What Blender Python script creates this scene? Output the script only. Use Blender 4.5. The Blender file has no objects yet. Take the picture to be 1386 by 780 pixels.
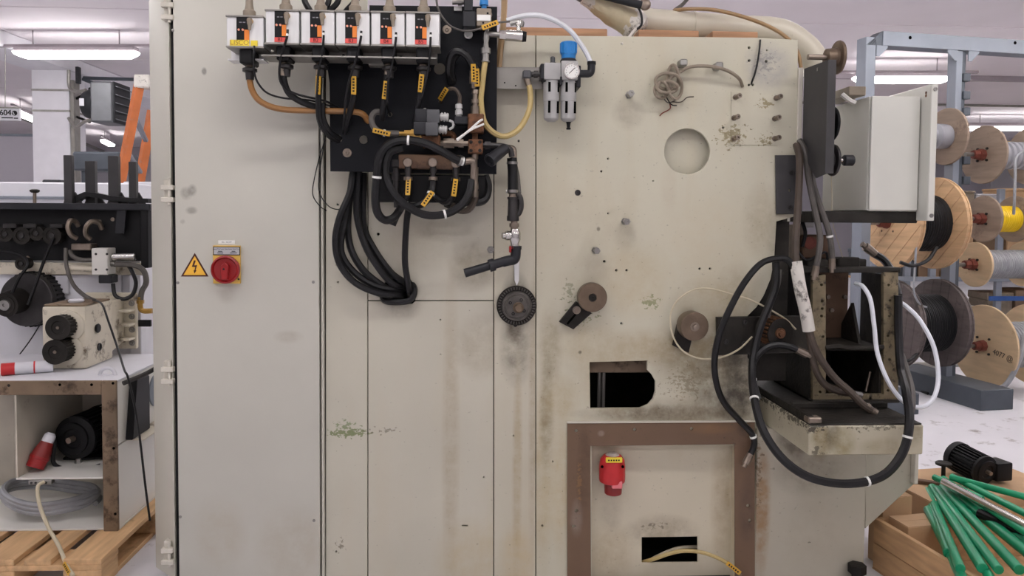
import bpy, bmesh, math, random
from mathutils import Vector, Matrix
random.seed(7)
SC = bpy.context.scene
COL = SC.collection
PI = math.pi

# ------------------------------------------------------------------ camera
F = 1040.0; PPX = 693.0; PPY = 335.0          # focal length and principal point, 1386x780 pixels
CAM = Vector((0.0, -3.0, 1.49))
_a, _t, _r = math.radians(3.0), math.radians(2.5), math.radians(0.45)
FWD = Vector((math.sin(_a)*math.cos(_t), math.cos(_a)*math.cos(_t), -math.sin(_t)))
_r0 = Vector((math.cos(_a), -math.sin(_a), 0)); _u0 = _r0.cross(FWD)
RIGHT = _r0*math.cos(_r) + _u0*math.sin(_r)
UP = _u0*math.cos(_r) - _r0*math.sin(_r)
cd = bpy.data.cameras.new('camera'); cam = bpy.data.objects.new('camera', cd); COL.objects.link(cam)
cd.sensor_width = 36.0; cd.sensor_fit = 'HORIZONTAL'; cd.lens = F/1386*36
cd.shift_y = -(390-PPY)/1386
cd.clip_start = 0.05; cd.clip_end = 200
cam.matrix_world = Matrix(((RIGHT.x, UP.x, -FWD.x, CAM.x), (RIGHT.y, UP.y, -FWD.y, CAM.y), (RIGHT.z, UP.z, -FWD.z, CAM.z), (0, 0, 0, 1)))
SC.camera = cam

# ------------------------------------------------------------------ world, exposure
w = bpy.data.worlds.new('world'); SC.world = w; w.use_nodes = True
w.node_tree.nodes['Background'].inputs[0].default_value = (0.75, 0.78, 0.85, 1)
w.node_tree.nodes['Background'].inputs[1].default_value = 0.3
SC.view_settings.view_transform = 'Standard'; SC.view_settings.look = 'None'
SC.view_settings.gamma = 1.0; SC.view_settings.use_curve_mapping = False
SC.view_settings.exposure = 0.0
LAMP = 20.5        # emission of every ceiling tube diffuser

# ------------------------------------------------------------------ pixel -> place
def ray(px, py): return FWD + RIGHT*((px-PPX)/F) + UP*((PPY-py)/F)
def P(px, py, Y=0.0):
    d = ray(px, py); return CAM + d*((Y-CAM.y)/d.y)
def G(px, py, z=0.0):
    d = ray(px, py); return CAM + d*((z-CAM.z)/d.z)
def PD(px, py, dep): return CAM + ray(px, py)*dep
def RX(x0, y0, x1, y1, Y=0.0):
    ym, xm = (y0+y1)/2, (x0+x1)/2
    return P(x0, ym, Y).x, P(x1, ym, Y).x, P(xm, y1, Y).z, P(xm, y0, Y).z
def S(n, Y=0.0): return n*(Y+3.0)/F            # pixels -> metres at plane Y

# ------------------------------------------------------------------ materials
def lin(c):
    return tuple(((v/255)/12.92 if v/255 <= 0.04045 else ((v/255+0.055)/1.055)**2.4) for v in c)
MATS = {}
def M(name, rgb, rough=0.5, metal=0.0, var=0.12, scale=9.0, bump=0.0, bscale=None, emit=0.0, stretch=None, dirt=None, dscale=6.0, dth=0.55, alpha=None, trans=0.0):
    if name in MATS: return MATS[name]
    m = bpy.data.materials.new(name); m.use_nodes = True; MATS[name] = m
    nt = m.node_tree; b = nt.nodes['Principled BSDF']; c = lin(rgb)
    b.inputs['Roughness'].default_value = rough; b.inputs['Metallic'].default_value = metal
    b.inputs['Base Color'].default_value = (*c, 1)
    if trans: b.inputs['Transmission Weight'].default_value = trans
    if emit:
        b.inputs['Emission Color'].default_value = (*c, 1); b.inputs['Emission Strength'].default_value = emit
        return m
    tc = nt.nodes.new('ShaderNodeTexCoord'); mp = nt.nodes.new('ShaderNodeMapping')
    nt.links.new(tc.outputs['Object'], mp.inputs[0])
    if stretch: mp.inputs['Scale'].default_value = stretch
    out = None
    if var:
        n = nt.nodes.new('ShaderNodeTexNoise'); n.inputs['Scale'].default_value = scale; n.inputs['Detail'].default_value = 5
        nt.links.new(mp.outputs[0], n.inputs['Vector'])
        r = nt.nodes.new('ShaderNodeValToRGB'); r.color_ramp.elements[0].position = 0.3; r.color_ramp.elements[1].position = 0.7
        r.color_ramp.elements[0].color = (*[max(0, v*(1-var)) for v in c], 1); r.color_ramp.elements[1].color = (*[min(1, v*(1+var)) for v in c], 1)
        nt.links.new(n.outputs['Fac'], r.inputs[0]); out = r.outputs[0]
    if dirt:
        n2 = nt.nodes.new('ShaderNodeTexNoise'); n2.inputs['Scale'].default_value = dscale; n2.inputs['Detail'].default_value = 8; n2.inputs['Roughness'].default_value = 0.7
        nt.links.new(tc.outputs['Object'], n2.inputs['Vector'])
        mr = nt.nodes.new('ShaderNodeMapRange'); mr.inputs[1].default_value = dth; mr.inputs[2].default_value = dth+0.12
        nt.links.new(n2.outputs['Fac'], mr.inputs[0])
        mx = nt.nodes.new('ShaderNodeMix'); mx.data_type = 'RGBA'; mx.inputs[7].default_value = (*lin(dirt), 1)
        nt.links.new(mr.outputs[0], mx.inputs[0])
        if out: nt.links.new(out, mx.inputs[6])
        else: mx.inputs[6].default_value = (*c, 1)
        out = mx.outputs[2]
    if out: nt.links.new(out, b.inputs['Base Color'])
    if bump:
        nb = nt.nodes.new('ShaderNodeTexNoise'); nb.inputs['Scale'].default_value = bscale or scale*6; nb.inputs['Detail'].default_value = 4
        nt.links.new(mp.outputs[0], nb.inputs['Vector'])
        bp = nt.nodes.new('ShaderNodeBump'); bp.inputs['Strength'].default_value = bump; bp.inputs['Distance'].default_value = 0.01
        nt.links.new(nb.outputs['Fac'], bp.inputs['Height']); nt.links.new(bp.outputs[0], b.inputs['Normal'])
    return m

def stained(name, rgb, stains, rough=0.45, speck=0.0, speck_scale=60.0, wash=None, Yref=0.0):
    """painted sheet metal with stains and painted shade of their own place and shape: (px,py,rx_px,rz_px,rgb,amount,breakup)"""
    m = M(name, rgb, rough, 0, var=0.05, scale=2.2, bump=0.04, bscale=40)
    nt = m.node_tree; b = nt.nodes['Principled BSDF']
    cur = b.inputs['Base Color'].links[0].from_socket
    geo = nt.nodes.new('ShaderNodeNewGeometry')
    nz = nt.nodes.new('ShaderNodeTexNoise'); nz.inputs['Scale'].default_value = 14; nz.inputs['Detail'].default_value = 8; nz.inputs['Roughness'].default_value = 0.7
    nt.links.new(geo.outputs['Position'], nz.inputs['Vector'])
    nzc = nt.nodes.new('ShaderNodeTexNoise'); nzc.inputs['Scale'].default_value = 62; nzc.inputs['Detail'].default_value = 7; nzc.inputs['Roughness'].default_value = 0.65
    mpx = nt.nodes.new('ShaderNodeMapping'); mpx.inputs['Scale'].default_value = (0.85, 1, 1.15)
    nt.links.new(geo.outputs['Position'], mpx.inputs[0]); nt.links.new(mpx.outputs[0], nzc.inputs['Vector'])
    def blend(fac, col):
        nonlocal cur
        mx = nt.nodes.new('ShaderNodeMix'); mx.data_type = 'RGBA'; mx.inputs[7].default_value = (*lin(col), 1)
        nt.links.new(fac, mx.inputs[0]); nt.links.new(cur, mx.inputs[6]); cur = mx.outputs[2]
    def math_(op, a, bb, clamp=False):
        n = nt.nodes.new('ShaderNodeMath'); n.operation = op; n.use_clamp = clamp
        for i, v in enumerate((a, bb)):
            if hasattr(v, 'links'): nt.links.new(v, n.inputs[i])
            else: n.inputs[i].default_value = v
        return n.outputs[0]
    if wash:
        mr = nt.nodes.new('ShaderNodeMapRange'); mr.inputs[1].default_value = 0.5; mr.inputs[2].default_value = 0.75; mr.inputs[4].default_value = 0.55
        n3 = nt.nodes.new('ShaderNodeTexNoise'); n3.inputs['Scale'].default_value = 3.5; n3.inputs['Detail'].default_value = 7
        mp3 = nt.nodes.new('ShaderNodeMapping'); mp3.inputs['Scale'].default_value = (2.2, 1, 0.5)
        nt.links.new(geo.outputs['Position'], mp3.inputs[0]); nt.links.new(mp3.outputs[0], n3.inputs['Vector'])
        nt.links.new(n3.outputs['Fac'], mr.inputs[0]); blend(mr.outputs[0], wash)
    for (px, py, rx, rz, col, amt, brk) in stains:
        c = P(px, py, Yref)
        sb = nt.nodes.new('ShaderNodeVectorMath'); sb.operation = 'SUBTRACT'; nt.links.new(geo.outputs['Position'], sb.inputs[0]); sb.inputs[1].default_value = c
        ml = nt.nodes.new('ShaderNodeVectorMath'); ml.operation = 'MULTIPLY'; nt.links.new(sb.outputs[0], ml.inputs[0]); ml.inputs[1].default_value = (1/S(rx), 0, 1/S(rz))
        ln = nt.nodes.new('ShaderNodeVectorMath'); ln.operation = 'LENGTH'; nt.links.new(ml.outputs[0], ln.inputs[0])
        if brk > 0:     # flaked, hard edges
            v = math_('SUBTRACT', nzc.outputs['Fac'], 0.565 - 0.09*brk)
            v = math_('SUBTRACT', v, math_('MULTIPLY', math_('SUBTRACT', ln.outputs['Value'], 0.35), 0.22))
            fac = math_('MULTIPLY', math_('MULTIPLY', v, 28, True), amt, True)
        else:           # smeared
            f = math_('SUBTRACT', 1.0, ln.outputs['Value'])
            f = math_('MULTIPLY', f, 1.8, True)
            v = math_('MULTIPLY', math_('SUBTRACT', nz.outputs['Fac'], 0.24), 2.7, True)
            fac = math_('MULTIPLY', math_('MULTIPLY', f, v), amt, True)
        blend(fac, col)
    if speck:
        v = math_('SUBTRACT', nzc.outputs['Fac'], 0.655 - 0.03*speck); v = math_('MULTIPLY', v, 40, True)
        v2 = math_('MULTIPLY', math_('SUBTRACT', nz.outputs['Fac'], 0.42), 5, True)
        blend(math_('MULTIPLY', math_('MULTIPLY', v, v2), 0.6), (70, 62, 50))
    nt.links.new(cur, b.inputs['Base Color'])
    return m

M('cream', (199, 196, 183), 0.42, var=0.04, scale=3, bump=0.03)
M('cream_edge', (208, 203, 190), 0.45, var=0.05)
M('white_enamel', (214, 214, 206), 0.35, var=0.04, scale=4, dirt=(150, 145, 130), dscale=14, dth=0.66)
M('base_inner', (190, 183, 168), 0.5, var=0.12, scale=5, dirt=(140, 128, 110), dscale=8, dth=0.62)
M('offwhite', (220, 218, 212), 0.45, var=0.04, scale=3)
M('grease_white', (208, 200, 182), 0.45, var=0.08, scale=6, dirt=(92, 76, 56), dscale=10, dth=0.54)
M('black', (16, 16, 18), 0.5, var=0.3, scale=6)
M('panel_black', (13, 15, 21), 0.55, var=0.3, scale=3, bump=0.03)
M('rubber', (23, 23, 25), 0.42, var=0.25, scale=20)
M('rubber_grey', (86, 82, 78), 0.55, var=0.2, scale=20)
M('rubber_brown', (78, 68, 60), 0.5, var=0.25, scale=14)
M('dark_metal', (62, 60, 60), 0.4, 0.55, var=0.3, scale=12, bump=0.03)
M('bracket', (70, 69, 70), 0.5, 0.2, var=0.12, scale=9)
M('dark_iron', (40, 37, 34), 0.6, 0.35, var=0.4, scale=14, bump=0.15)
M('grime', (44, 41, 37), 0.55, 0.1, var=0.5, scale=10, bump=0.2, dirt=(78, 72, 62), dscale=11, dth=0.6)
M('grime_flange', (124, 112, 88), 0.6, 0.1, var=0.3, scale=18, bump=0.15, dirt=(46, 40, 32), dscale=30, dth=0.52)
M('steel', (150, 148, 144), 0.32, 0.85, var=0.15, scale=14)
M('steel_worn', (140, 128, 116), 0.4, 0.75, var=0.3, scale=16)
M('chrome', (205, 203, 198), 0.18, 0.95, var=0.06)
M('aluminium', (224, 224, 224), 0.42, 0.1, var=0.1, scale=7, stretch=(6, 6, 0.6), bump=0.05, bscale=60)
M('rail_grey', (150, 147, 141), 0.4, 0.5, var=0.12, scale=10)
M('rust', (112, 76, 52), 0.7, 0.3, var=0.4, scale=40, bump=0.25, dirt=(60, 44, 34), dscale=50, dth=0.55)
M('rust_frame', (104, 80, 62), 0.55, 0.35, var=0.22, scale=5, bump=0.08, bscale=90, dirt=(62, 46, 36), dscale=7, dth=0.55)
M('brown_frame', (122, 104, 84), 0.6, 0.25, var=0.2, scale=7, dirt=(70, 56, 42), dscale=12, dth=0.52)
M('disc_bronze', (116, 100, 84), 0.42, 0.6, var=0.18, scale=20, bump=0.06, bscale=120)
M('brass', (176, 140, 74), 0.35, 0.8, var=0.2, scale=20)
M('amber_hose', (150, 106, 58), 0.35, var=0.15, scale=10)
M('yellow_hose', (190, 168, 112), 0.3, var=0.12, scale=12)
M('tan_hose', (160, 130, 92), 0.5, var=0.12, scale=20)
M('clear_hose', (222, 225, 230), 0.2, var=0.06, scale=10)
M('white_hose', (226, 230, 238), 0.35, var=0.05, scale=10)
M('cream_wire', (196, 186, 160), 0.45, var=0.1)
M('plastic_grey', (78, 79, 82), 0.45, var=0.12, scale=18)
M('plastic_dark', (40, 41, 45), 0.42, var=0.15, scale=18)
M('frl_grey', (168, 167, 166), 0.4, var=0.08, scale=16)
M('silver_plastic', (186, 186, 184), 0.35, 0.1, var=0.06)
M('taupe', (142, 130, 114), 0.5, var=0.14, scale=24)
M('blue', (28, 124, 196), 0.4, var=0.08)
M('orange', (238, 136, 50), 0.5, var=0.03)
M('tag_red', (224, 84, 78), 0.5, var=0.04)
M('tag_yellow', (236, 212, 62), 0.5, var=0.06, scale=30)
M('tie_yellow', (208, 160, 50), 0.5, var=0.12, scale=60)
M('warn_yellow', (242, 186, 62), 0.5, var=0.05)
M('warn_dark', (72, 26, 14), 0.5, var=0.05)
M('switch_yellow', (224, 182, 84), 0.45, var=0.05)
M('switch_red', (150, 26, 28), 0.35, var=0.1, scale=16)
M('plug_red', (196, 40, 44), 0.4, var=0.08, scale=14)
M('plug_red_dark', (132, 36, 34), 0.45, var=0.1, scale=14)
M('dust', (178, 168, 160), 0.7, var=0.2, scale=40)
M('pink', (226, 122, 128), 0.45, var=0.06)
M('paper', (238, 238, 234), 0.6, var=0.03)
M('ink', (30, 30, 32), 0.6, var=0)
M('print_grey', (128, 128, 132), 0.6, var=0)
M('legend_grey', (186, 186, 190), 0.45, var=0.04)
M('led', (250, 170, 140), 0.4, var=0)
M('tape_white', (214, 210, 202), 0.5, var=0.12, scale=9, dirt=(70, 62, 56), dscale=22, dth=0.54)
M('tape_tan', (196, 184, 154), 0.45, var=0.2, scale=8, bump=0.4, bscale=30)
M('pipe_cream', (208, 202, 184), 0.3, var=0.06, scale=5, dirt=(140, 128, 104), dscale=7, dth=0.66)
M('wood', (196, 158, 116), 0.65, var=0.2, scale=4, stretch=(8, 1, 8), bump=0.08)
M('wood_pallet', (206, 168, 124), 0.7, var=0.18, scale=4, stretch=(9, 1, 9), bump=0.1, dirt=(150, 116, 80), dscale=4, dth=0.6)
M('wood_orange', (172, 130, 96), 0.6, var=0.25, scale=5, stretch=(1, 8, 8), bump=0.08)
M('wood_reel', (204, 168, 128), 0.65, var=0.16, scale=3, stretch=(3, 1, 8), bump=0.05, dirt=(164, 122, 84), dscale=5, dth=0.6)
M('hub_steel', (88, 84, 80), 0.4, 0.3, var=0.25, scale=30, bump=0.05)
M('wood_reel_pale', (206, 180, 144), 0.65, var=0.12, scale=4, stretch=(3, 1, 5), dirt=(170, 140, 104), dscale=5, dth=0.6)
M('wood_reel_grey', (146, 128, 112), 0.7, var=0.2, scale=4, stretch=(2, 1, 6), dirt=(112, 94, 82), dscale=6, dth=0.56)
M('wood_reel_dark', (98, 88, 86), 0.7, var=0.22, scale=4, stretch=(2, 1, 7), dirt=(60, 54, 52), dscale=6, dth=0.55)
M('cardboard', (190, 156, 120), 0.75, var=0.1, scale=6)
M('cable_black', (24, 24, 26), 0.5, var=0.25, scale=8)
M('cable_grey', (150, 152, 156), 0.5, var=0.15, scale=14)
M('cable_yellow', (232, 196, 20), 0.45, var=0.1, scale=12)
M('core_grey', (152, 152, 158), 0.6, var=0.08)
M('rack_grey', (132, 138, 148), 0.45, 0.15, var=0.06, scale=5)
M('rack_dark', (80, 86, 94), 0.5, 0.15, var=0.1, scale=6)
M('axle_rust', (120, 62, 50), 0.6, 0.2, var=0.25, scale=20)
M('green', (28, 150, 106), 0.3, var=0.12, scale=8)
M('ladder_orange', (198, 112, 62), 0.55, var=0.15, scale=7, dirt=(150, 136, 126), dscale=10, dth=0.6)
M('heater_grey', (116, 118, 122), 0.4, 0.3, var=0.08)
M('wall_paint', (226, 222, 226), 0.8, var=0.03, scale=1)
M('wall_far', (196, 192, 200), 0.8, var=0.05, scale=1)
M('ceil_paint', (232, 224, 229), 0.85, var=0.035, scale=1.2)
M('column_paint', (232, 230, 236), 0.6, var=0.03)
M('fixture', (150, 140, 146), 0.5, var=0.06)
M('tube_glow', (254, 251, 249), emit=LAMP)
M('void', (9, 9, 9), 0.9, var=0)
M('shelf_goods', (140, 116, 94), 0.7, var=0.2, scale=3)
M('blue_beam', (44, 84, 150), 0.5, var=0.08)
M('far_white', (214, 214, 220), 0.6, var=0.04)
M('shelf_yellow', (206, 170, 60), 0.5, var=0.08)

for n_, v_ in (('panel_black', .2), ('black', .25), ('rubber', .35), ('bracket', .3), ('plastic_dark', .3), ('void', .0), ('cable_black', .3), ('grime', .3), ('dark_iron', .35), ('rubber_brown', .35), ('ink', .2)):
    MATS[n_].node_tree.nodes['Principled BSDF'].inputs['Specular IOR Level'].default_value = v_
# ------------------------------------------------------------------ mesh builder
def spline(pts, n=6):
    pts = [Vector(p) for p in pts]
    if len(pts) < 3: return pts
    q = [pts[0]*2-pts[1]] + pts + [pts[-1]*2-pts[-2]]
    out = []
    for i in range(1, len(q)-2):
        a, b, c, d = q[i-1:i+3]
        for k in range(n):
            t = k/n
            out.append(0.5*((2*b) + (c-a)*t + (2*a-5*b+4*c-d)*t*t + (3*b-a-3*c+d)*t**3))
    out.append(q[-2]); return out
class MB:
    def __init__(s): s.bm = bmesh.new()
    def box(s, x0, x1, y0, y1, z0, z1, bev=0.0, seg=1, M4=None):
        x0, x1 = sorted((x0, x1)); y0, y1 = sorted((y0, y1)); z0, z1 = sorted((z0, z1))
        v = [s.bm.verts.new(p) for p in ((x0,y0,z0),(x1,y0,z0),(x1,y1,z0),(x0,y1,z0),(x0,y0,z1),(x1,y0,z1),(x1,y1,z1),(x0,y1,z1))]
        fs = [s.bm.faces.new([v[i] for i in f]) for f in ((0,3,2,1),(4,5,6,7),(0,1,5,4),(1,2,6,5),(2,3,7,6),(3,0,4,7))]
        if bev:
            es = {e for f in fs for e in f.edges}
            r = bmesh.ops.bevel(s.bm, geom=list(es), offset=bev, segments=seg, affect='EDGES', profile=0.6)
            v = list({q for f in r['faces'] for q in f.verts} | {q for q in v if q.is_valid})
        if M4 is not None: bmesh.ops.transform(s.bm, matrix=M4, verts=[q for q in v if q.is_valid])
        return s
    def prism(s, poly, d0, d1, axis='Y', bev=0.0):
        """polygon in the two other axes (x,z for Y; x,y for Z; y,z for X), extruded d0..d1"""
        def mk(p, d): return {'Y': (p[0], d, p[1]), 'Z': (p[0], p[1], d), 'X': (d, p[0], p[1])}[axis]
        a = [s.bm.verts.new(mk(p, d0)) for p in poly]; b = [s.bm.verts.new(mk(p, d1)) for p in poly]
        fs = [s.bm.faces.new(a), s.bm.faces.new(list(reversed(b)))]
        n = len(poly)
        for i in range(n): fs.append(s.bm.faces.new((a[i], b[i], b[(i+1) % n], a[(i+1) % n])))
        bmesh.ops.recalc_face_normals(s.bm, faces=fs)
        if bev: bmesh.ops.bevel(s.bm, geom=list({e for f in fs for e in f.edges}), offset=bev, segments=1, affect='EDGES')
        return s
    def lathe(s, o, ax, prof, n=24, closed=True):
        o = Vector(o); ax = Vector(ax).normalized()
        u = ax.cross(Vector((0, 0, 1)) if abs(ax.z) < 0.9 else Vector((1, 0, 0))).normalized(); v = ax.cross(u)
        rings = []
        for t, r in prof:
            if r <= 1e-6: rings.append([s.bm.verts.new(o+ax*t)])
            else: rings.append([s.bm.verts.new(o+ax*t+(u*math.cos(2*PI*k/n)+v*math.sin(2*PI*k/n))*r) for k in range(n)])
        fs = []
        for A, B in zip(rings, rings[1:]):
            for k in range(n):
                k2 = (k+1) % n
                q = [A[k % len(A)], B[k % len(B)], B[k2 % len(B)], A[k2 % len(A)]]
                u2 = []
                for x in q:
                    if x not in u2: u2.append(x)
                if len(u2) > 2: fs.append(s.bm.faces.new(u2))
        if closed:
            for R in (rings[0], rings[-1]):
                if len(R) > 2: fs.append(s.bm.faces.new(R))
        bmesh.ops.recalc_face_normals(s.bm, faces=fs); return s
    def cyl(s, p, q, r, r2=None, n=20, bev=0.0):
        p, q = Vector(p), Vector(q); L = (q-p).length; r2 = r if r2 is None else r2
        pr = [(0, r), (L, r2)]
        if bev: pr = [(0, r-bev), (bev, r), (L-bev, r2), (L, r2-bev)]
        return s.lathe(p, q-p, pr, n)
    def tube(s, pts, r, n=8, sub=6):
        pts = spline(pts, sub) if sub else [Vector(p) for p in pts]
        t0 = (pts[1]-pts[0]).normalized()
        u = t0.cross(Vector((0, 1, 0.3))).normalized(); rings = []
        for i, p in enumerate(pts):
            t = (pts[min(i+1, len(pts)-1)]-pts[max(i-1, 0)])
            t = t.normalized() if t.length > 1e-9 else t0
            u = (u - t*u.dot(t)); u = u.normalized() if u.length > 1e-6 else t.orthogonal().normalized()
            v = t.cross(u)
            rr = r(i/(len(pts)-1)) if callable(r) else r
            rings.append([s.bm.verts.new(p+(u*math.cos(2*PI*k/n)+v*math.sin(2*PI*k/n))*rr) for k in range(n)])
        fs = []
        for A, B in zip(rings, rings[1:]):
            for k in range(n): fs.append(s.bm.faces.new((A[k], A[(k+1) % n], B[(k+1) % n], B[k])))
        fs.append(s.bm.faces.new(rings[0])); fs.append(s.bm.faces.new(rings[-1]))
        bmesh.ops.recalc_face_normals(s.bm, faces=fs); return s
    def sphere(s, c, r, sc=(1, 1, 1), n=14):
        r_ = bmesh.ops.create_uvsphere(s.bm, u_segments=n, v_segments=max(6, n//2), radius=r)
        bmesh.ops.transform(s.bm, matrix=Matrix.Translation(Vector(c)) @ Matrix.Diagonal((*sc, 1)), verts=r_['verts']); return s
    def jitter(s, a, seed=1):
        rn = random.Random(seed)
        for v in s.bm.verts: v.co += Vector((rn.uniform(-a, a), rn.uniform(-a, a), rn.uniform(-a, a)))
        return s
    def xform(s, M4): bmesh.ops.transform(s.bm, matrix=M4, verts=s.bm.verts[:]); return s
    def add_mesh(s, me, M4=None):
        n0 = len(s.bm.verts); s.bm.from_mesh(me); s.bm.verts.ensure_lookup_table()
        if M4 is not None: bmesh.ops.transform(s.bm, matrix=M4, verts=s.bm.verts[n0:])
        return s
    def mesh(s, name, off=None):
        if off is not None: bmesh.ops.translate(s.bm, vec=-Vector(off), verts=s.bm.verts[:])
        me = bpy.data.meshes.new(name); s.bm.to_mesh(me); s.bm.free()
        me.shade_smooth(); me.set_sharp_from_angle(angle=math.radians(32))
        return me
WORLD = {}
def tag(o, label=None, cat=None, group=None, kind=None):
    if label: o['label'] = label
    if cat: o['category'] = cat
    if group: o['group'] = group
    if kind: o['kind'] = kind
    return o
def thing(name, label, cat, loc=(0, 0, 0), group=None):
    o = bpy.data.objects.new(name, None); COL.objects.link(o); o.location = loc; o.empty_display_size = 0.05
    WORLD[o.name] = Vector(loc); return tag(o, label, cat, group)
def part(name, mb, mat, parent, label=None):
    off = WORLD[parent.name]
    me = mb.mesh(name, off); me.materials.append(MATS[mat])
    o = bpy.data.objects.new(name, me); COL.objects.link(o); o.parent = parent
    WORLD[o.name] = off
    if label: o['label'] = label
    return o
def single(name, mb, mat, label, cat, group=None, kind=None):
    vs = [v.co for v in mb.bm.verts]
    lo = Vector([min(v[i] for v in vs) for i in range(3)]); hi = Vector([max(v[i] for v in vs) for i in range(3)])
    org = Vector(((lo.x+hi.x)/2, (lo.y+hi.y)/2, lo.z))
    me = mb.mesh(name, org); me.materials.append(MATS[mat])
    o = bpy.data.objects.new(name, me); COL.objects.link(o); o.location = org; WORLD[o.name] = org
    return tag(o, label, cat, group, kind)
def struct(name, mb, mat, label=None, parent=None):
    if parent: return part(name, mb, mat, parent)
    o = single(name, mb, mat, label or name.replace('_', ' '), None, None, 'structure'); return o
def copy_tree(o, parent=None, label=None):
    c = o.copy(); COL.objects.link(c); c.parent = parent
    if label: c['label'] = label
    for ch in list(o.children): copy_tree(ch, c)
    return c
def move(o, loc, rz=0.0): o.location = loc; o.rotation_euler = (0, 0, rz); WORLD[o.name] = Vector(loc); return o
def plate(outline, holes, y0, y1, bev=0.0015, px=True, Yref=None):
    """sheet in the XZ plane with holes, outline in pixels at plane Yref"""
    Y = y0 if Yref is None else Yref
    cu = bpy.data.curves.new('tmp', 'CURVE'); cu.dimensions = '2D'; cu.fill_mode = 'BOTH'
    for poly in [outline]+list(holes):
        pts = [((P(a, b, Y).x, P(a, b, Y).z) if px else (a, b)) for a, b in poly]
        sp = cu.splines.new('POLY'); sp.points.add(len(pts)-1); sp.use_cyclic_u = True
        for q, (x, z) in zip(sp.points, pts): q.co = (x, z, 0, 1)
    cu.extrude = abs(y1-y0)/2-bev; cu.bevel_depth = bev; cu.bevel_resolution = 0; cu.offset = -bev
    ob = bpy.data.objects.new('tmp', cu); COL.objects.link(ob)
    bpy.context.view_layer.update()
    me = bpy.data.meshes.new_from_object(ob.evaluated_get(bpy.context.evaluated_depsgraph_get()))
    bpy.data.objects.remove(ob); bpy.data.curves.remove(cu)
    mb = MB(); ym = (y0+y1)/2
    mb.add_mesh(me, Matrix(((1,0,0,0),(0,0,-1,ym),(0,1,0,0),(0,0,0,1))))
    bpy.data.meshes.remove(me); return mb
def circ(cx, cy, r, n=20): return [(cx+r*math.cos(2*PI*k/n), cy+r*math.sin(2*PI*k/n)) for k in range(n)]
TXT = {}
def text(body, size, M4, mb=None, depth=0.0006, align='CENTER'):
    cu = bpy.data.curves.new('t', 'FONT'); cu.body = body; cu.size = size; cu.align_x = align; cu.align_y = 'CENTER'; cu.extrude = depth
    ob = bpy.data.objects.new('t', cu); COL.objects.link(ob); bpy.context.view_layer.update()
    me = bpy.data.meshes.new_from_object(ob.evaluated_get(bpy.context.evaluated_depsgraph_get()))
    bpy.data.objects.remove(ob); bpy.data.curves.remove(cu)
    mb = mb or MB(); mb.add_mesh(me, M4); bpy.data.meshes.remove(me); return mb
FACE = Matrix(((1,0,0,0),(0,0,-1,0),(0,1,0,0),(0,0,0,1)))     # XY text -> facing -Y
def at(v, rot=None): return Matrix.Translation(Vector(v)) @ (rot @ FACE if rot is not None else FACE)
def pxs(l, Y=None): return [P(*(q if len(q) == 3 else (*q, Y))) for q in l]
def hose(name, pts, r_px, mat, label, cat='hose', group=None, Y=None, fit=None, ties=(), tags=(), n=8):
    """pts: pixel points (px,py,Y); fittings 'start'/'end'; ties and tags at curve fraction"""
    w3 = pxs(pts, Y); r = S(r_px, w3[0].y)
    if not (fit or ties or tags): return single(name, MB().tube(w3, r, n), mat, label, cat, group)
    sp = spline(w3, 6)
    base = min(w3, key=lambda v: v.z)
    t = thing(name, label, cat, base, group)
    part('hose_tube', MB().tube(w3, r, n), mat, t)
    for which in (fit or ()):
        a, b = (sp[0], sp[2]) if which == 'start' else (sp[-1], sp[-3])
        d = (b-a).normalized()
        part('fitting', MB().lathe(a-d*r*2.2, d, [(0, r*0.75), (r*1.2, r*0.75), (r*1.2, r*1.2), (r*3, r*1.2), (r*3, r*1.12), (r*4.6, r*1.12)], 10), 'steel_worn', t)
    for f in ties:
        i = min(len(sp)-2, max(1, int(f*(len(sp)-1)))); d = (sp[i+1]-sp[i-1]).normalized()
        part('cable_tie', MB().cyl(sp[i]-d*0.004, sp[i]+d*0.004, r*1.14, n=12), 'paper', t)
    for f in tags:
        i = min(len(sp)-4, max(3, int(f*(len(sp)-1)))); d = (sp[i+2]-sp[i-2]).normalized()
        a = sp[i]+Vector((0, -r*1.15, 0)); L = 0.032
        side = d.cross(Vector((0, 1, 0))).normalized()
        m4 = Matrix.Translation(a) @ Matrix((( side.x, 0, d.x, 0), (side.y, 1, d.y, 0), (side.z, 0, d.z, 0), (0, 0, 0, 1)))
        tg = part('cable_tag', MB().box(-0.009, 0.009, -0.002, 0.002, -L, L, 0.001, 1, m4), 'tie_yellow', t)
        mb = MB()
        for k in range(5): mb.box(-0.004, 0.003, -0.0026, -0.0019, -L*.75+k*L*.32, -L*.75+k*L*.32+L*.18, 0, 1, m4)
        part('print', mb, 'ink', tg)
    return t
# ================================================================== the room
def floor_mat():
    m = M('floor_paint', (222, 221, 226), 0.5, var=0.06, scale=1.5, bump=0.04, bscale=30, dirt=(158, 152, 150), dscale=7, dth=0.58)
    return m
floor_mat()
ZC = 3.37
struct('floor', MB().box(-14, 16, -7, 20, -0.12, 0.0), 'floor_paint', 'worn light grey painted concrete floor')
ceil = struct('ceiling', MB().box(-14, 16, -7, 20, ZC+0.012, ZC+0.2), 'fixture', 'pale lilac white concrete ceiling of long slabs')
y = -7.0
for ys in (-5.2, -2.8, -0.4, 2.0, 4.35, 6.8, 9.2, 11.6, 14.0, 16.5, 20.0):
    part('ceiling_panel', MB().box(-14, 16, y+0.012, ys-0.012, ZC-0.02, ZC+0.02, 0.006), 'ceil_paint', ceil); y = ys
struct('wall_back', MB().box(-14, 16, 20, 20.2, 0, ZC), 'wall_far', 'far grey white end wall of the hall')
struct('wall_left', MB().box(-14.2, -14, -7, 20, 0, ZC), 'wall_paint', 'left white wall of the hall')
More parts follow.
